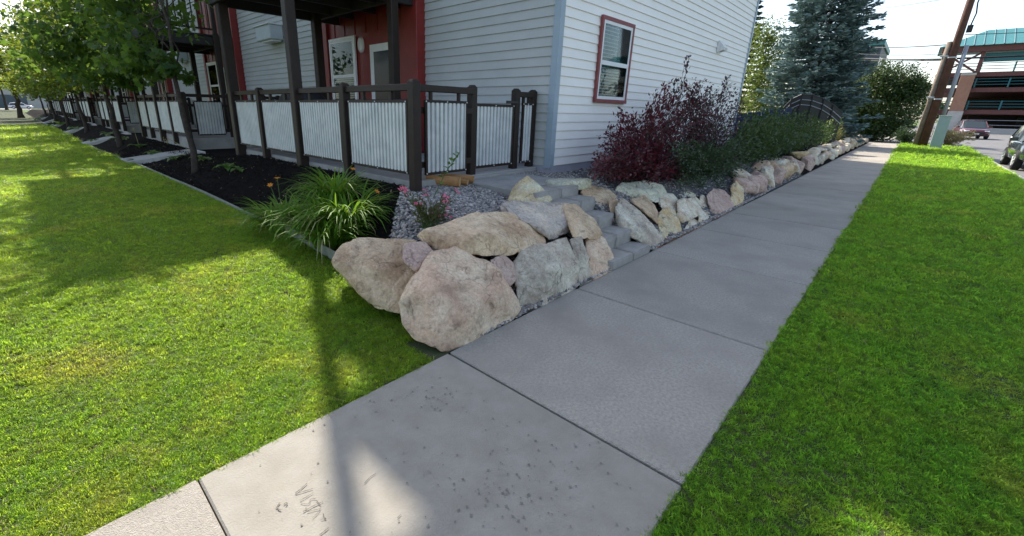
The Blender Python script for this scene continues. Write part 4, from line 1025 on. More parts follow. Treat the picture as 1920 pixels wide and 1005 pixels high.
wire([(PX, PYY, 7.85), far(1560, 22, 62)], .011, 'thin high wire from the pole top toward the spruce', .2)
wire([(PX, PYY, 9.2), far(1560, -8, 62)], .011, 'highest thin wire running from the pole top', .2)
wire([(PX, PYY-.2, 4.72), (33.5, -22, 6.2)], .035, 'thick cable from the pole across the street', .5)
wire([(PX, PYY-.2, 5.9), (40, -22, 7.0)], .012, 'thin wire from the pole across the street', .4)
def psh(rs):
    a = rs.rand()*6.28; r_ = rs.rand()**.5*.9; return (38.2, -1.75, 0), (38.2+r_*math.cos(a), -1.75+r_*.9*math.sin(a), .25+rs.rand()*.75), .2
stem_bush('pole_shrub', (38.2, -1.75, 0), (70, psh), .11, m_shrubdk, 'rounded dark shrub beside the base of the utility pole', 91, 30, cat='shrub')
def pgr(rs):
    a = rs.rand()*6.28; return (40.5, -3.7, -.02), (40.5+1.1*math.cos(a)*rs.rand(), -3.7+1.1*math.sin(a)*rs.rand(), .3+.5*rs.rand()), .15
stem_bush('straw_grass_tuft', (40.5, -3.7, -.02), (110, pgr), .22, m_straw, 'tan ornamental grass clump by the parking apron', 92, 14, cat='grass clump', shape=NARROW, smat=m_straw)

# ------------------------------------------------------------------ parking garage
GX = 88.0
gk = empty('parking_garage', (GX, -8, 0), 'open parking garage with brick pillars and a teal metal roof', 'building')
m_brick = mat('brick', (.36, .19, .13), (.30, .155, .105), scale=3, rough=.9, bump=.3, bscale=18)
m_conc = mat('garage_concrete', (.48, .45, .42), (.40, .38, .36), scale=2, rough=.9)
m_steel = mat('maroon_steel', (.14, .045, .04), (.11, .036, .034), scale=3, rough=.6)
m_teal = mat('teal_metal', (.055, .22, .22), (.045, .18, .185), scale=2, rough=.45)
m_tealr = mat('teal_rail', (.02, .13, .15), rough=.5)
def gp(px, py): return at_x(px, py, GX)
def gb(name, y0, y1, z0, z1, m_, d0=0, d1=1.2, par=gk, bev=.03):
    o = MB().bbox(GX+d0, GX+d1, min(y0, y1), max(y0, y1), z0, z1, b=bev).build(name, m_, par)
    if par is gk: place(gk, o)
    return o
yL0, yL1 = gp(1722, 200)[1], gp(1752, 200)[1]; yR0, yR1 = gp(1757, 200)[1]-.9, gp(1800, 200)[1]-.2
zt = gp(1770, 142)[2]; zc = gp(1740, 208)[2]
for (a_, c_), s in (((-2.35, -3.55), 0), ((-4.75, -6.05), 0), ((-13.4, -14.8), 1.5), ((-22, -23.4), 1.5)):
    gb('pillar', a_, c_, zc, zt, m_brick, s, s+1.3); gb('pillar_base', a_+.06, c_-.06, -.3, zc+.01, m_conc, s-.05, s+1.36); gb('pillar_cap', a_+.04, c_-.04, zt-.02, zt+.25, m_conc, s-.04, s+1.34)
zr0, zr1 = gp(1840, 85)[2], gp(1845, 57)[2]
for a_ in (-2.5, -5.9): gb('steel_post', a_, a_-.35, zt+.25, zr0, m_steel, .3, .7)
gb('roof_beam', -2.2, -40, zr0-.75, zr0, m_steel, 0, .6); gb('roof_girder', -6.3, -40, zr0-1.9, zr0-.9, m_tealr, .9, 1.6)
for s in (-1, 1):
    b = MB(); b.tube([(GX+.45, -2.7 if s > 0 else -6.0, zt+.3), (GX+.45, -6.0 if s > 0 else -2.7, zr0-.8)], .12, 6); place(gk, b.build('cross_brace', m_steel, gk))
zs = [gp(1880, 208)[2], gp(1880, 165)[2], gp(1880, 135)[2]]
for z in zs:
    gb('deck', -2.6, -40, z-.45, z+.12, m_steel, .75, 22); gb('deck_slab', -2.7, -40, z-.1, z+.16, mat('garage_slab', (.10, .095, .09)), 1.9, 21.5)
    for q in (.45, .8, 1.15): gb('railing_bar', -3.5, -40, z+q, z+q+.08, m_tealr, .6, .72)
    for k in range(12): gb('railing_post', -6.2-k*2.9, -6.35-k*2.9, z+.1, z+1.28, m_tealr, .56, .74)
gb('rear_wall', -7, -40, -.2, zs[2]+1.0, mat('dark_brick', (.10, .055, .04), (.075, .045, .035), scale=2, rough=.9), 21.6, 22.2); gb('ground_kerb', -6.2, -40, -.25, .55, m_conc, -1.2, -.6); gb('back_wall', -7.5, -40, -.2, zs[0]-.4, mat('garage_dark', (.05, .045, .045)), 16, 16.5)
gb('shop_glass', -12, -22, .2, 2.0, m_glass, 10, 10.2)
for q in (.9, 1.5): gb('railing_bar', -6.2, -40, q, q+.07, m_railgrey, -1.0, -.9)
# roof: hipped, with standing seams
yl, yr, yh = -1.9, -44, -5.6
b = MB().add([(GX-.4, yl, zr0), (GX-.4, yr, zr0), (GX+5, yr, zr1+.6), (GX+5, yh-.4, zr1+.6), (GX+12, yr, zr0), (GX+12, yl, zr0)], [(0, 1, 2, 3), (0, 3, 5), (5, 3, 2, 4), (0, 5, 4, 1)])
rf = place(gk, b.build('roof', m_teal, gk))
for k in range(26):
    y_ = yl-.5-k*.85; t = min(1, (yl-y_)/(yl-yh+.4)); sx = GX-.4+5.4*t; szz = zr0+(zr1+.6-zr0)*t
    b = MB(); b.tube([(GX-.4, y_, zr0+.04), (sx, y_, szz+.04)], .06, 4); o = b.build('seam', m_tealr, rf)
# dark building beyond the spruce
db = empty('dark_office_block', (120, 14, 0), 'dark grey office block with a teal parapet showing above the spruce', 'building')
y0, y1 = yw(3.75, 120), yw(9, 120)
place(db, MB().bbox(120, 140, y0, y1, 0, 15.0, b=.05).build('wall', mat('dark_panel', (.075, .08, .09), (.06, .065, .075), scale=.5, rough=.6), db))
place(db, MB().bbox(119.7, 140.3, y0-.3, y1+.3, 15.0, 15.9, b=.05).build('parapet', m_teal, db))
for k in range(3):
    for j in range(3): place(db, MB().box(119.9, 119.98, y0+1.2+j*3.2, y0+3.4+j*3.2, 9+k*2.2-2, 10.4+k*2.2-2).build('window', m_glass, db))
for k in range(2): place(db, MB().box(121+k*4, 124+k*4, y0-.06, y0+.02, 11, 13).build('window', m_glass, db))
# left far building and parked cars beyond the lawn
a_ = at_z(22, 214, 0); dr = np.array([a_[0]-CAMP[0], a_[1]-CAMP[1]]); dr /= np.linalg.norm(dr)
fb = empty('far_house', (CAMP[0]+dr[0]*185, 185, 0), 'pale grey house with a dark garage door beyond the end of the lawn', 'house')
MB().bbox(-16, 22, 0, 10, -.3, 7, b=.05).build('wall', m_conc, fb); MB().bbox(-17, 23, -.8, 11, 7, 7.5, b=.05).build('roof', m_roof, fb)
MB().box(-4, 4, -.1, .02, -.3, 3.4).build('garage_door', mat('slate_door', (.08, .10, .12)), fb)

# ------------------------------------------------------------------ cars
def car(name, loc, rz, paint, label, suv=True, group=None):
    root = empty(name, loc, label, 'car', group, rz); L_ = 4.5; Hs = 1.0 if suv else .93
    # x forward (front at +x); stations: x, half width, bottom, belt
    st_ = [(-2.22, .70, .45, .80), (-2.15, .82, .36, .98), (-1.9, .89, .30, 1.04), (-1.0, .92, .27, 1.03), (0, .92, .26, 1.01), (.95, .92, .27, .99), (1.35, .90, .29, .97), (1.9, .86, .32, .88), (2.15, .78, .36, .78), (2.26, .62, .44, .66)]
    b = MB(); n = 10
    for x_, w_, z0, z1 in st_:
        z1 *= Hs
        pr = [(-w_*.90, z0), (-w_*.985, z0+.10), (-w_, (z0+z1)*.5), (-w_*.975, z1-.10), (-w_*.88, z1-.015), (w_*.88, z1-.015), (w_*.975, z1-.10), (w_, (z0+z1)*.5), (w_*.985, z0+.10), (w_*.90, z0)]
        b.v += [(x_, y_, z_) for y_, z_ in pr]
    for j in range(len(st_)-1):
        for k in range(n): b.f.append((j*n+k, j*n+(k+1) % n, (j+1)*n+(k+1) % n, (j+1)*n+k))
    b.f += [tuple(range(n)), tuple((len(st_)-1)*n+k for k in range(n))]
    body = b.build('body', paint, root, True)
    # glasshouse
    gh = [(-2.0, .74, 1.02, 1.04), (-1.75, .72, 1.0, 1.50), (-1.2, .70, 1.0, 1.60), (-.2, .70, 1.0, 1.63), (.35, .69, 1.0, 1.57), (1.15, .74, .96, .99)]
    b = MB()
    for x_, w_, z0, z1 in gh:
        b.v += [(x_, -.86 if z0 > .9 else -w_, z0*Hs-.03), (x_, -w_, z1*Hs-.03), (x_, -w_*.8, z1*Hs), (x_, w_*.8, z1*Hs), (x_, w_, z1*Hs-.03), (x_, .86, z0*Hs-.03)]
    for j in range(len(gh)-1):
        for k in range(6): b.f.append((j*6+k, j*6+(k+1) % 6, (j+1)*6+(k+1) % 6, (j+1)*6+k))
    b.f += [tuple(range(6)), tuple((len(gh)-1)*6+k for k in range(6))]
    b.build('windows', m_carglass, root)
    r_ = MB()
    for x_, w_, z1 in ((-1.85, .66, 1.46), (-1.72, .70, 1.53), (-1.2, .70, 1.615), (-.2, .70, 1.645), (.33, .68, 1.585)):
        r_.v += [(x_, -w_-.02, z1*Hs-.05), (x_, -w_*.8, z1*Hs+.008), (x_, w_*.8, z1*Hs+.008), (x_, w_+.02, z1*Hs-.05)]
    for j in range(4):
        for k in range(3): r_.f.append((j*4+k, j*4+k+1, (j+1)*4+k+1, (j+1)*4+k))
    r_.build('roof', paint, root, True)
    for s in (-1, 1):
        for xx0, zz0, xx1, zz1 in ((.33, 1.56, 1.12, .97), (-.35, 1.60, -.30, .97), (-1.78, 1.46, -2.02, .99)):
            MB().tube([(xx0, s*.705, zz0*Hs), (xx1, s*.845, zz1*Hs)], .035, 5).build('pillar', paint, root)
        MB().bbox(.62, .80, s*1.04-.10, s*1.04+.10, .98*Hs, 1.13*Hs, b=.03).build('mirror', paint, root)
        for xw in (-1.33, 1.33):
            wh = MB(); k_ = 20; prof = [(-.10, .20), (-.11, .30), (-.08, .345), (.08, .345), (.11, .30), (.10, .20)]
            for yy, rr in prof: wh.v += [(xw+rr*math.cos(6.283*k/k_), s*.83+yy, .34+rr*math.sin(6.283*k/k_)) for k in range(k_)]
            for j in range(5):
                for k in range(k_): wh.f.append((j*k_+k, j*k_+(k+1) % k_, (j+1)*k_+(k+1) % k_, (j+1)*k_+k))
            tyre = wh.build('wheel', mat('rubber', (.012, .012, .012), rough=.85), root, True)
            rim = MB().tube([(xw, s*.88, .34), (xw, s*.93, .34)], .19, 18)
            for k in range(5):
                t = 6.283*k/5; rim.tube([(xw, s*.945, .34), (xw+.2*math.cos(t), s*.94, .34+.2*math.sin(t))], .028, 5)
            rim.build('rim', m_galv, tyre)
        MB().bbox(1.98, 2.20, s*.62-.17, s*.62+.17, .66*Hs, .76*Hs, b=.03).build('headlight', m_lens, root)
        MB().bbox(-2.235, -2.10, s*.68-.12, s*.68+.10, .78*Hs, .95*Hs, b=.02).build('tail_light', mat('tail_red', (.35, .01, .01), rough=.2), root)
    MB().bbox(2.12, 2.285, -.52, .52, .50*Hs, .64*Hs, b=.02).build('grille', m_iron, root)
    MB().bbox(2.05, 2.275, -.70, .70, .28, .42, b=.03).build('bumper', m_iron, root)
    MB().bbox(2.275, 2.295, -.16, .16, .43, .53, b=.004).build('number_plate', m_white, root)
    return root
m_carglass = glass('car_glass', (.05, .065, .075), .05)
m_lens = mat('lamp_lens', (.75, .78, .8), rough=.1)
def carpaint(n, c): M = mat(n, c, rough=.28, metal=.25); M.node_tree.nodes['Principled BSDF'].inputs['Coat Weight'].default_value = 1; return M
car('parked_suv', (24.65, -5.62, -.13), math.pi, carpaint('paint_dark', (.018, .028, .036)), 'dark blue grey SUV parked at the kerb beside the grass strip')
rc = at_x(1814, 259, 60)
car('red_car', (61.5, -5.75, -.13), math.pi+.12, carpaint('paint_red', (.10, .010, .010)), 'dark red car facing the street in front of the parking garage')
for i, px in enumerate((4, 30)):
    car('far_car', (CAMP[0]+dr[0]*156+i*6-4, 157, -.2), 0, carpaint('paint_silver', (.55, .57, .6)), 'silver car on the street beyond the end of the lawn', False, 'cars beyond the lawn')

# ------------------------------------------------------------------ flowers and small plants
def blades(rs, n, base, rad_, ln, arch, wd):
    """arching strap leaves"""
    V = []; F = []; k = 6
    for i in range(n):
        a = rs.rand()*6.283; r_ = rad_*math.sqrt(rs.rand()); p = np.array(base)+np.array([r_*math.cos(a), r_*math.sin(a), 0])
        a2 = a+rs.randn()*.5; d = np.array([math.cos(a2), math.sin(a2), 0]); L_ = ln*rs.uniform(.6, 1.15); el = rs.uniform(.95, 1.48); bend = arch*rs.uniform(.7, 1.4)
        side = np.array([-d[1], d[0], 0]); q = p.copy(); e = el; w0 = wd*rs.uniform(.7, 1.2); j0 = len(V)
        for j in range(k):
            t = j/(k-1); w_ = w0*(1-t**2.2)*.5+.0006
            V.append(q+side*w_); V.append(q+np.array([0, 0, -.15*w_])); V.append(q-side*w_)
            q = q+(d*math.cos(e)+np.array([0, 0, math.sin(e)]))*(L_/(k-1)); e -= bend/(k-1)
        for j in range(k-1):
            a_ = j0+3*j; F += [(a_, a_+1, a_+4, a_+3), (a_+1, a_+2, a_+5, a_+4)]
    return np.array(V), np.array(F)
rs = np.random.RandomState(31)
lilies = [((.62, 2.30), .19, .66, 330, 'daylily clump with arching leaves next to the gravel'), ((.42, 2.62), .17, .62, 300, 'daylily clump between its two neighbours behind the edging'),
          ((.24, 3.10), .16, .62, 280, 'daylily clump drooping onto the lawn'), ((.80, 2.85), .16, .66, 230, 'daylily clump closest to the patio fence'), ((.34, 2.22), .14, .55, 220, 'small daylily clump right behind the metal edging')]
for i, ((x_, y_), r_, l_, n_, lb) in enumerate(lilies):
    z_ = float(z_bed(x_, y_)); root = empty('daylily', (x_, y_, z_), lb, 'plant')
    V, F = blades(rs, n_, (x_, y_, z_), r_*1.1, l_*.95, 1.9, .024); o = fmesh('leaves', V, F, m_lily, root); o['kind'] = 'stuff'; place(root, o)
    V, F = blades(rs, 16, (x_, y_, z_), r_, l_*1.05, 2.3, .016); o = fmesh('dry_leaves', V, F, m_straw, root); place(root, o)
def flower(root, p, r, m_, n=6, name='flower', tilt=.5, rs=rs):
    V = []; F = []; ax = Vector((rs.randn()*.4, rs.randn()*.4-.3, 1)).normalized(); A = ax.orthogonal().normalized(); Bv = ax.cross(A)
    for k in range(n):
        t = 6.283*k/n; d = A*math.cos(t)+Bv*math.sin(t); s_ = A*math.cos(t+1.57)+Bv*math.sin(t+1.57); j = len(V); P0 = Vector(p)
        V += [P0, P0+d*r*.55+s_*r*.26+ax*r*.35, P0+d*r+ax*r*.35, P0+d*r*.55-s_*r*.26+ax*r*.35]; F.append((j, j+1, j+2, j+3))
    return place(root, mesh(name, V, F, m_, root))
lily_objs = [o for o in C.objects if o.name.startswith('daylily')]
for px, py, Y, li in ((507, 348, 3.2, 2), (706, 360, 2.25, 0), (662, 318, 2.9, 3), (715, 376, 2.2, 0), (520, 335, 3.1, 2)):
    p = at_y(px, py, Y); root = lily_objs[li]; f_ = flower(root, p, .038, m_orange)
    b = MB(); bs = root.location; b.tube([tuple(bs), tuple((Vector(bs)*.4+Vector(p)*.6)+Vector((0, 0, .06))), tuple(p)], .004, 5); place(root, b.build('flower_stalk', m_gstem, root))
# pink flowering plant on the gravel
pb = at_z(800, 425, .50); pr = empty('pink_flower_plant', tuple(pb), 'small bushy plant with clusters of pink flowers on the gravel', 'plant')
b = MB(); PP = []; DD = []; heads = [(757, 352), (762, 362), (812, 398), (820, 408), (835, 375), (840, 390), (832, 400), (842, 405), (836, 370), (795, 362), (753, 358), (858, 360), (784, 386), (838, 383)]
for i in range(46):
    if i < len(heads): e = at_y(heads[i][0], heads[i][1], pb[1]+rs.uniform(-.06, .10))
    else: e = at_y(rs.uniform(762, 848), rs.uniform(368, 418), pb[1]+rs.uniform(-.12, .15))
    s_ = pb+np.array([rs.randn()*.05, rs.randn()*.04, -.02]); q = [tuple(s_), tuple((s_+e)/2+np.array([0, 0, .04])), tuple(e)]; b.tube(q, [.004, .003, .002], 4)
    for t in np.linspace(.25, 1, 14): PP.append(s_*(1-t)+e*t+rs.randn(3)*.012+np.array([0, 0, .04*math.sin(t*3.1)])); DD.append(e-s_)
place(pr, b.build('stems', m_gstem, pr))
D = np.array(DD); D /= np.linalg.norm(D, axis=1)[:, None]
V, F = leaves(np.array(PP), .05, rs, NARROW, D, .4, .9); place(pr, fmesh('foliage', V, F, mat('pinkplant_leaf', (.055, .09, .02), (.09, .06, .025), scale=14, coord='World', trans=.3), pr))
for i, (hx, hy) in enumerate(heads):
    for k in range(5):
        p = at_y(hx+rs.uniform(-6, 6), hy+rs.uniform(-6, 6), pb[1]+rs.uniform(-.06, .08)); flower(pr, p, rs.uniform(.014, .024), m_pink, 5)
# tall pale leaved shoot behind it
sp = empty('leafy_shoot', tuple(at_z(812, 372, .62)), 'thin leafy green shoot rising before the white side panel', 'plant')
e = at_y(862, 287, sp.location.y+.05); s_ = np.array(sp.location); b = MB(); b.tube([tuple(s_), tuple(s_*.5+e*.5+np.array([-.02, 0, .03])), tuple(e)], [.005, .004, .002], 5); place(sp, b.build('stem', m_gstem, sp))
for k in range(16):
    t = .25+.75*k/15; P = (s_*(1-t)+e*t+np.array([-.02*math.sin(3*t), 0, .03*math.sin(3*t)]))[None]; V, F = leaves(P, .075, rs, OVAL, np.array([[(-1)**k*.8, 0, .5]]), .4, .4)
    place(sp, fmesh('leaf', V, F, m_hosta, sp))
# hostas and seedlings in the mulch
def hosta(p, n, sz, label, mt=m_hosta, stalk=None, group=None):
    root = empty('hosta', p, label, 'plant', group)
    for k in range(n):
        a = 6.283*k/n+rs.randn()*.25; d = np.array([math.cos(a), math.sin(a), 0]); side = np.array([-d[1], d[0], 0]); L_ = sz*rs.uniform(.7, 1.15); V = []; F = []; q = np.zeros(3); e = rs.uniform(.6, 1.1)
        prof = [.05, .08, .62, 1.0, .85, .45, .02]
        for j, w_ in enumerate(prof):
            ww = w_*L_*.24; V += [q+side*ww+np.array([0, 0, .25*ww]), q.copy(), q-side*ww+np.array([0, 0, .25*ww])]
            q = q+(d*math.cos(e)+np.array([0, 0, math.sin(e)]))*L_/6; e -= .28
        for j in range(6): a_ = 3*j; F += [(a_, a_+1, a_+4, a_+3), (a_+1, a_+2, a_+5, a_+4)]
        mesh('leaf', V, F, mt, root, True)
    if stalk is not None:
        s0 = np.array(p); e = np.array(stalk); b = MB(); b.tube([tuple(s0), tuple(s0*.5+e*.5+np.array([0, 0, .04])), tuple(e)], .005, 5); place(root, b.build('seed_stalk', m_straw, root))
        V, F = leaves(e+rs.randn(14, 3)*.03-np.array([0, 0, .03]), .05, rs, NARROW, np.tile([[-.3, 0, -1.]], (14, 1)), .2, .5); place(root, fmesh('seed_head', V, F, m_straw, root))
def bedpt(px, py):
    d = ray(px, py)
    for t in np.linspace(1, 60, 6000):
        q = CAMP+d*t
        g_ = float(z_bed(min(q[0], 3), q[1])) if q[0] > .2 else float(z_lawn(q[1]))
        if q[2] <= g_: break
    return (float(q[0]), float(q[1]), g_)
p1 = bedpt(430, 318); hosta(p1, 9, .30, 'bright green hosta beside the mulch path nearest the daylilies')
p2 = bedpt(382, 302); hosta(p2, 7, .30, 'upright green plant with a long straw seed stalk', stalk=at_y(312, 258, p2[1]+.3))
p3 = bedpt(262, 278); hosta(p3, 7, .34, 'green plant with a straw seed stalk past the first path', stalk=at_y(250, 240, p3[1]+.5))
p4 = bedpt(228, 264); hosta(p4, 9, .42, 'leafy hosta by a pale stone in front of the second fence')
for px, py, s_ in ((290, 290, .3), (330, 300, .25), (180, 268, .4), (145, 244, .6), (115, 236, .7), (72, 226, .8), (205, 255, .4), (95, 240, .5), (450, 322, .22), (255, 305, .25)):
    hosta(bedpt(px, py), 7, s_, 'small green plant low in the mulch along the lawn edge', group='small plants along the lawn edge')

# ------------------------------------------------------------------ scattered ground cover
def scatter(name, pts, rot, scl, protos, idx, kind='stuff', label=None, cat=None, parent=None):
    me = bpy.data.meshes.new(name); me.vertices.add(len(pts)); me.vertices.foreach_set('co', np.asarray(pts, np.float32).ravel())
    for nm, data, ty_ in (('rot', rot, 'FLOAT_VECTOR'), ('scl', scl, 'FLOAT'), ('idx', idx, 'INT')):
        at = me.attributes.new(nm, ty_, 'POINT')
        if ty_ == 'FLOAT_VECTOR': at.data.foreach_set('vector', np.asarray(data, np.float32).ravel())
        else: at.data.foreach_set('value', np.asarray(data, np.int32 if ty_ == 'INT' else np.float32))
    o = bpy.data.objects.new(name, me); link(o, parent); o['kind'] = kind; tag(o, label, cat)
    ng = bpy.data.node_groups.new(name, 'GeometryNodeTree')
    ng.interface.new_socket('Geometry', in_out='INPUT', socket_type='NodeSocketGeometry'); ng.interface.new_socket('Geometry', in_out='OUTPUT', socket_type='NodeSocketGeometry')
    N = ng.nodes; L = ng.links; gi = N.new('NodeGroupInput'); go = N.new('NodeGroupOutput'); jn = N.new('GeometryNodeJoinGeometry')
    def attr(nm, ty_):
        a = N.new('GeometryNodeInputNamedAttribute'); a.data_type = ty_; a.inputs[0].default_value = nm; return a.outputs[0]
    ar_, as_, ai = attr('rot', 'FLOAT_VECTOR'), attr('scl', 'FLOAT'), attr('idx', 'INT')
    for k, po in enumerate(protos):
        oi = N.new('GeometryNodeObjectInfo'); oi.inputs[0].default_value = po; oi.inputs['As Instance'].default_value = True
        ip = N.new('GeometryNodeInstanceOnPoints'); cp = N.new('FunctionNodeCompare'); cp.data_type = 'INT'; cp.operation = 'EQUAL'
        L.new(ai, cp.inputs[2]); cp.inputs[3].default_value = k
        L.new(gi.outputs[0], ip.inputs['Points']); L.new(cp.outputs[0], ip.inputs['Selection']); L.new(oi.outputs['Geometry'], ip.inputs['Instance'])
        er = N.new('FunctionNodeEulerToRotation'); L.new(ar_, er.inputs[0]); L.new(er.outputs[0], ip.inputs['Rotation']); L.new(as_, ip.inputs['Scale']); L.new(ip.outputs[0], jn.inputs[0])
    L.new(jn.outputs[0], go.inputs[0])
    md = o.modifiers.new('scatter', 'NODES'); md.node_group = ng
    return o
def proto(name, V, F, mt):
    me = bpy.data.meshes.new(name); me.from_pydata([tuple(v) for v in V], [], [tuple(f) for f in F]); me.materials.append(mt)
    return bpy.data.objects.new(name, me)
def tuft(seed, mt, n=18, r=.024, h=.022, w=.0030):
    rs = np.random.RandomState(seed); V = []; F = []
    for k in range(n):
        a = rs.rand()*6.283; q = np.array([r*math.sqrt(rs.rand())*math.cos(a), r*math.sqrt(rs.rand())*math.sin(a), -.004]); a2 = rs.rand()*6.283
        d = np.array([math.cos(a2), math.sin(a2), 0]); s_ = np.array([-d[1], d[0], 0]); hh = h*rs.uniform(.6, 1.25); ln_ = rs.uniform(.25, 1.2); ww = w*rs.uniform(.7, 1.2); j = len(V)
        m1 = q+d*hh*ln_*.35+np.array([0, 0, hh*.6]); t = q+d*hh*ln_+np.array([0, 0, hh*(1-.25*ln_)])
        V += [q-s_*ww*.5, q+s_*ww*.5, m1-s_*ww*.42, m1+s_*ww*.42, t]; F += [(j, j+1, j+3, j+2), (j+2, j+3, j+4)]
    return V, F
def lawn_points(rs, x0, x1, y0, y1, zf, near):
    out = []; scs = []
    A = (x1-x0)*(y1-y0)
    for d0, d1, dens, sc_ in near:
        n = int(A*dens) if d1 > 20 else None
        # sample in polar rings round the camera so that only what is seen gets filled
        ring = math.pi*(d1**2-d0**2); n = int(ring*dens); r_ = np.sqrt(rs.uniform(d0**2, d1**2, n)); a = rs.uniform(-math.pi, math.pi, n)
        P = np.stack([CAMP[0]+r_*np.cos(a), CAMP[1]+r_*np.sin(a)], 1)
        k = (P[:, 0] > x0) & (P[:, 0] < x1) & (P[:, 1] > y0) & (P[:, 1] < y1); P = P[k]
        Q = np.column_stack([P, zf(P[:, 0], P[:, 1])]); k = in_view(Q, .10); out.append(Q[k]); scs.append(np.full(k.sum(), sc_))
    return np.concatenate(out), np.concatenate(scs)
m_thatch = mat('thatch_blade', (.24, .19, .09), (.17, .14, .06), scale=6, rough=.8, coord='World', trans=.3, rnd=.4)
RINGS = [(0, 3.2, 5200, 1.0), (3.2, 5.5, 3000, 1.25), (5.5, 9, 1500, 1.7), (9, 15, 620, 2.4), (15, 26, 210, 3.6), (26, 45, 60, 6.0)]
rs = np.random.RandomState(77)
def patch(P, f, seed): return np.array([noise.noise((x*f+seed, y*f, seed)) for x, y in P[:, :2]])
def lawn_scatter(name, P, sc_, mt, label, edge_fn, stripes=False):
    keep = edge_fn(P); P = P[keep]; sc_ = sc_[keep]
    pn = patch(P, 1.1, 4.2); thin = patch(P, 2.6, 9.1)
    keep = rs.rand(len(P)) < np.clip(1.15-1.6*np.maximum(0, thin-.28), .25, 1); P = P[keep]; sc_ = sc_[keep]; pn = pn[keep]
    n = len(P); s_ = sc_*rs.uniform(.7, 1.25, n)*(1+.25*pn)
    band = np.sign(np.sin(2*math.pi*P[:, 1]/1.1)) if stripes else np.zeros(n)
    rot = np.stack([rs.randn(n)*.22, rs.randn(n)*.22+.42*band, rs.rand(n)*6.283], 1)
    pr_ = [proto('grass_tuft', *tuft(k, mt), mt) for k in range(4)]+[proto('dry_tuft', *tuft(9, m_thatch, n=12), m_thatch)]
    dry = rs.rand(n) < np.clip(.035+.20*np.maximum(0, patch(P, 1.7, 21)-.15), .01, .16)*(1.0 if not stripes else .6)
    return scatter(name, P, rot, s_, pr_, np.where(dry, 4, rs.randint(0, 4, n)), label=label, cat='grass')
def edgeL(P):
    e = .045+.030*patch(P, 4, 2)
    return (P[:, 1] > -e*.6+.02) & (P[:, 0] < .19-.13*smooth(1.6, .4, P[:, 1])) & ~((P[:, 0] > -.15) & (P[:, 1] < .30))
Pg, sg = lawn_points(rs, -40, .22, -.05, 130, lambda x, y: z_lawn(y)-.012, RINGS); print('left grass', len(Pg))
lawn_scatter('lawn_grass', Pg, sg, m_grass, 'mown yellow green grass of the lawn before the patios', edgeL)
def edgeR(P):
    e = -.004+.016*patch(P, 2.2, 6)+.02*patch(P, 9, 3)
    return (P[:, 1] < -1.52+e) & (P[:, 1] > -4.30)
Pg, sg = lawn_points(rs, -5, 37, -4.3, -1.42, lambda x, y: np.full(len(x), -.012), RINGS); print('right grass', len(Pg))
lawn_scatter('parkway_grass', Pg, sg, m_grassr, 'lush green grass strip between sidewalk and street', edgeR, True)

# pebbles
def pebble(seed, mt):
    bm = bmesh.new(); bmesh.ops.create_icosphere(bm, subdivisions=2, radius=1); r_ = np.random.RandomState(seed); off = Vector(r_.rand(3)*20)
    for v in bm.verts: v.co *= 1+.28*noise.noise(v.co*1.1+off); v.co.x *= 1.25; v.co.z *= .62
    me = bpy.data.meshes.new('pebble'); bm.to_mesh(me); bm.free(); me.materials.append(mt); me.polygons.foreach_set('use_smooth', [True]*len(me.polygons))
    return bpy.data.objects.new('pebble', me)
pm = [mat('pebble_a', (.27, .25, .23), rough=.7, rnd=.6), mat('pebble_b', (.42, .38, .34), rough=.7, rnd=.4), mat('pebble_c', (.17, .16, .155), rough=.65, rnd=.5), mat('pebble_d', (.30, .24, .20), rough=.75, rnd=.4)]
protos = [pebble(i, pm[i]) for i in range(4)]
n = 30000; x_ = rs.uniform(.35, 4.2, n); y_ = rs.uniform(.03, 2.4, n); k = gravel_region(x_, y_) & ~((x_ > 2.25) & (x_ < 3.3) & (y_ < 2.2)) & ~((y_ > 2.17) & (x_ > 1.4)); x_, y_ = x_[k], y_[k]
x2 = rs.uniform(4.2, 13, 7000); y2 = rs.uniform(.03, 1.95, 7000); x_ = np.concatenate([x_, x2]); y_ = np.concatenate([y_, y2])
x3 = rs.uniform(.15, 9, 1500); y3 = rs.uniform(.004, .05, 1500); k = ~((x3 > 2.28) & (x3 < 3.26)) & (x3 > .25); x_ = np.concatenate([x_, x3[k]]); y_ = np.concatenate([y_, y3[k]])
n = len(x_); P = np.column_stack([x_, y_, z_bed(x_, y_)+rs.uniform(-.002, .010, n)])
scatter('gravel_pebbles', P, np.stack([rs.randn(n)*.35, rs.randn(n)*.35, rs.rand(n)*6.28], 1), rs.uniform(.009, .019, n), protos, rs.choice(4, n, p=[.42, .2, .3, .08]), label='grey river pebbles filling the bed around the boulders', cat='gravel')
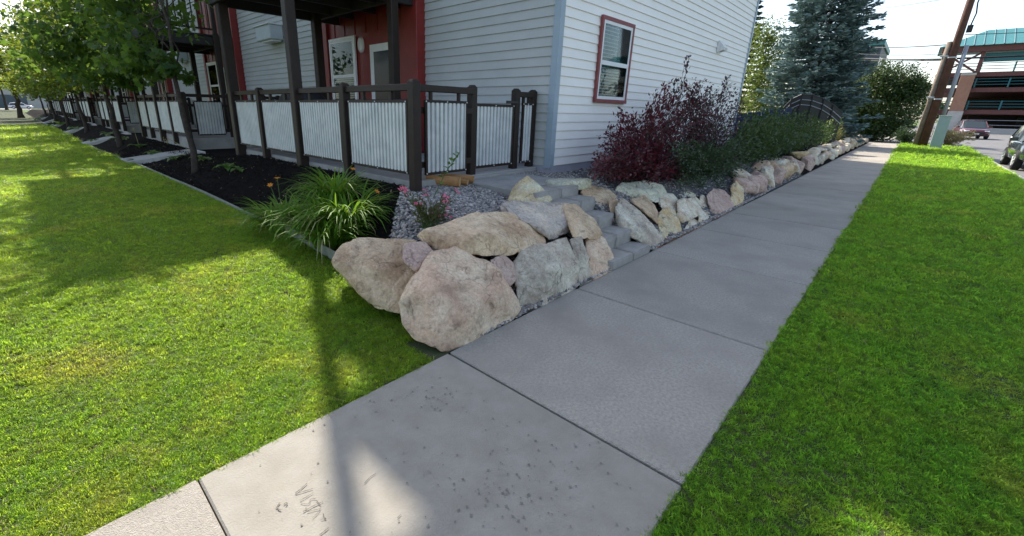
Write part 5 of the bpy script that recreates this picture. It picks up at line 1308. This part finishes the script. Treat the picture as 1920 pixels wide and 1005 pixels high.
# mulch chips
def chip(seed):
    r_ = np.random.RandomState(seed); v = []
    for z in (-.12, .12):
        for a in range(5): v.append((1.0*math.cos(a*1.2566)*r_.uniform(.6, 1.2), .38*math.sin(a*1.2566)*r_.uniform(.6, 1.2), z))
    return proto('mulch_chip', v, [(4, 3, 2, 1, 0), (5, 6, 7, 8, 9)]+[(a, (a+1) % 5, 5+(a+1) % 5, 5+a) for a in range(5)], m_chip)
pale_chip = chip(9); pale_chip.data.materials.clear(); pale_chip.data.materials.append(mat('pale_chip', (.16, .115, .07), rough=.9, rnd=.5))  # tan litter chips, their pale colour also stands in for sunlit specks
n = 90000; r_ = np.sqrt(rs.uniform(2.2**2, 18**2, n)); a = rs.uniform(.6, 1.7, n); x_ = CAMP[0]+r_*np.cos(a); y_ = CAMP[1]+r_*np.sin(a)
k = (x_ > .24) & (x_ < 1.5) & (y_ > .5) & ~gravel_region(x_, y_); x_, y_ = x_[k], y_[k]; n = len(x_)
scatter('mulch_chips', np.column_stack([x_, y_, z_bed(x_, y_)+rs.uniform(0, .012, n)]), np.stack([rs.randn(n)*.6, rs.randn(n)*.6, rs.rand(n)*6.28], 1), rs.uniform(.008, .026, n), [chip(i) for i in range(3)]+[pale_chip], np.where(rs.rand(n) < .035, 3, rs.randint(0, 3, n)), label='black shredded mulch chips covering the planting bed', cat='mulch')
# red fallen leaves in the joint below the wall
rsl = np.random.RandomState(5)
x_ = np.concatenate([rsl.uniform(3.4, 6.4, 120), rsl.normal(3.72, .06, 18)]); y_ = rsl.normal(.012, .016, len(x_)); P = np.column_stack([x_, y_, .012+.01*rsl.rand(len(x_))])
V, F = leaves(P, .035, rsl, OVAL, None, 2.5); tag(fmesh('fallen_leaves', V, F, mat('fallen_leaf', (.22, .03, .03), (.35, .12, .03), scale=8, coord='World')), 'red fallen leaves along the joint between rocks and sidewalk', 'leaves', kind='stuff')

# far-off wood that closes the view
def tree_line(name, p0, p1, n, h, label, seed, mt):
    r_ = np.random.RandomState(seed); p0 = np.array(p0); p1 = np.array(p1); P = []
    for k in range(n):
        c = p0+(p1-p0)*((k+r_.rand())/n); hh = h*r_.uniform(.65, 1.15); rr = hh*r_.uniform(.38, .5)
        q = clump_points(r_, 420, [(c[0], c[1], hh*.55, rr, rr, hh*.45, 1)]); P.append(q)
    P = np.concatenate(P); V, F = leaves(P, .75*r_.uniform(.7, 1.3, len(P)), r_, OVAL, None, .4)
    tag(fmesh(name, V, F, mt), label, 'trees', kind='stuff')
tree_line('distant_trees', (175, -70), (150, 60), 34, 8.5, 'far-off leafy trees behind the parking garage', 3, m_dkleaf)
tree_line('distant_trees', (-70, 205), (60, 200), 30, 9, 'far-off leafy trees beyond the street past the lawn', 4, m_maplefar)
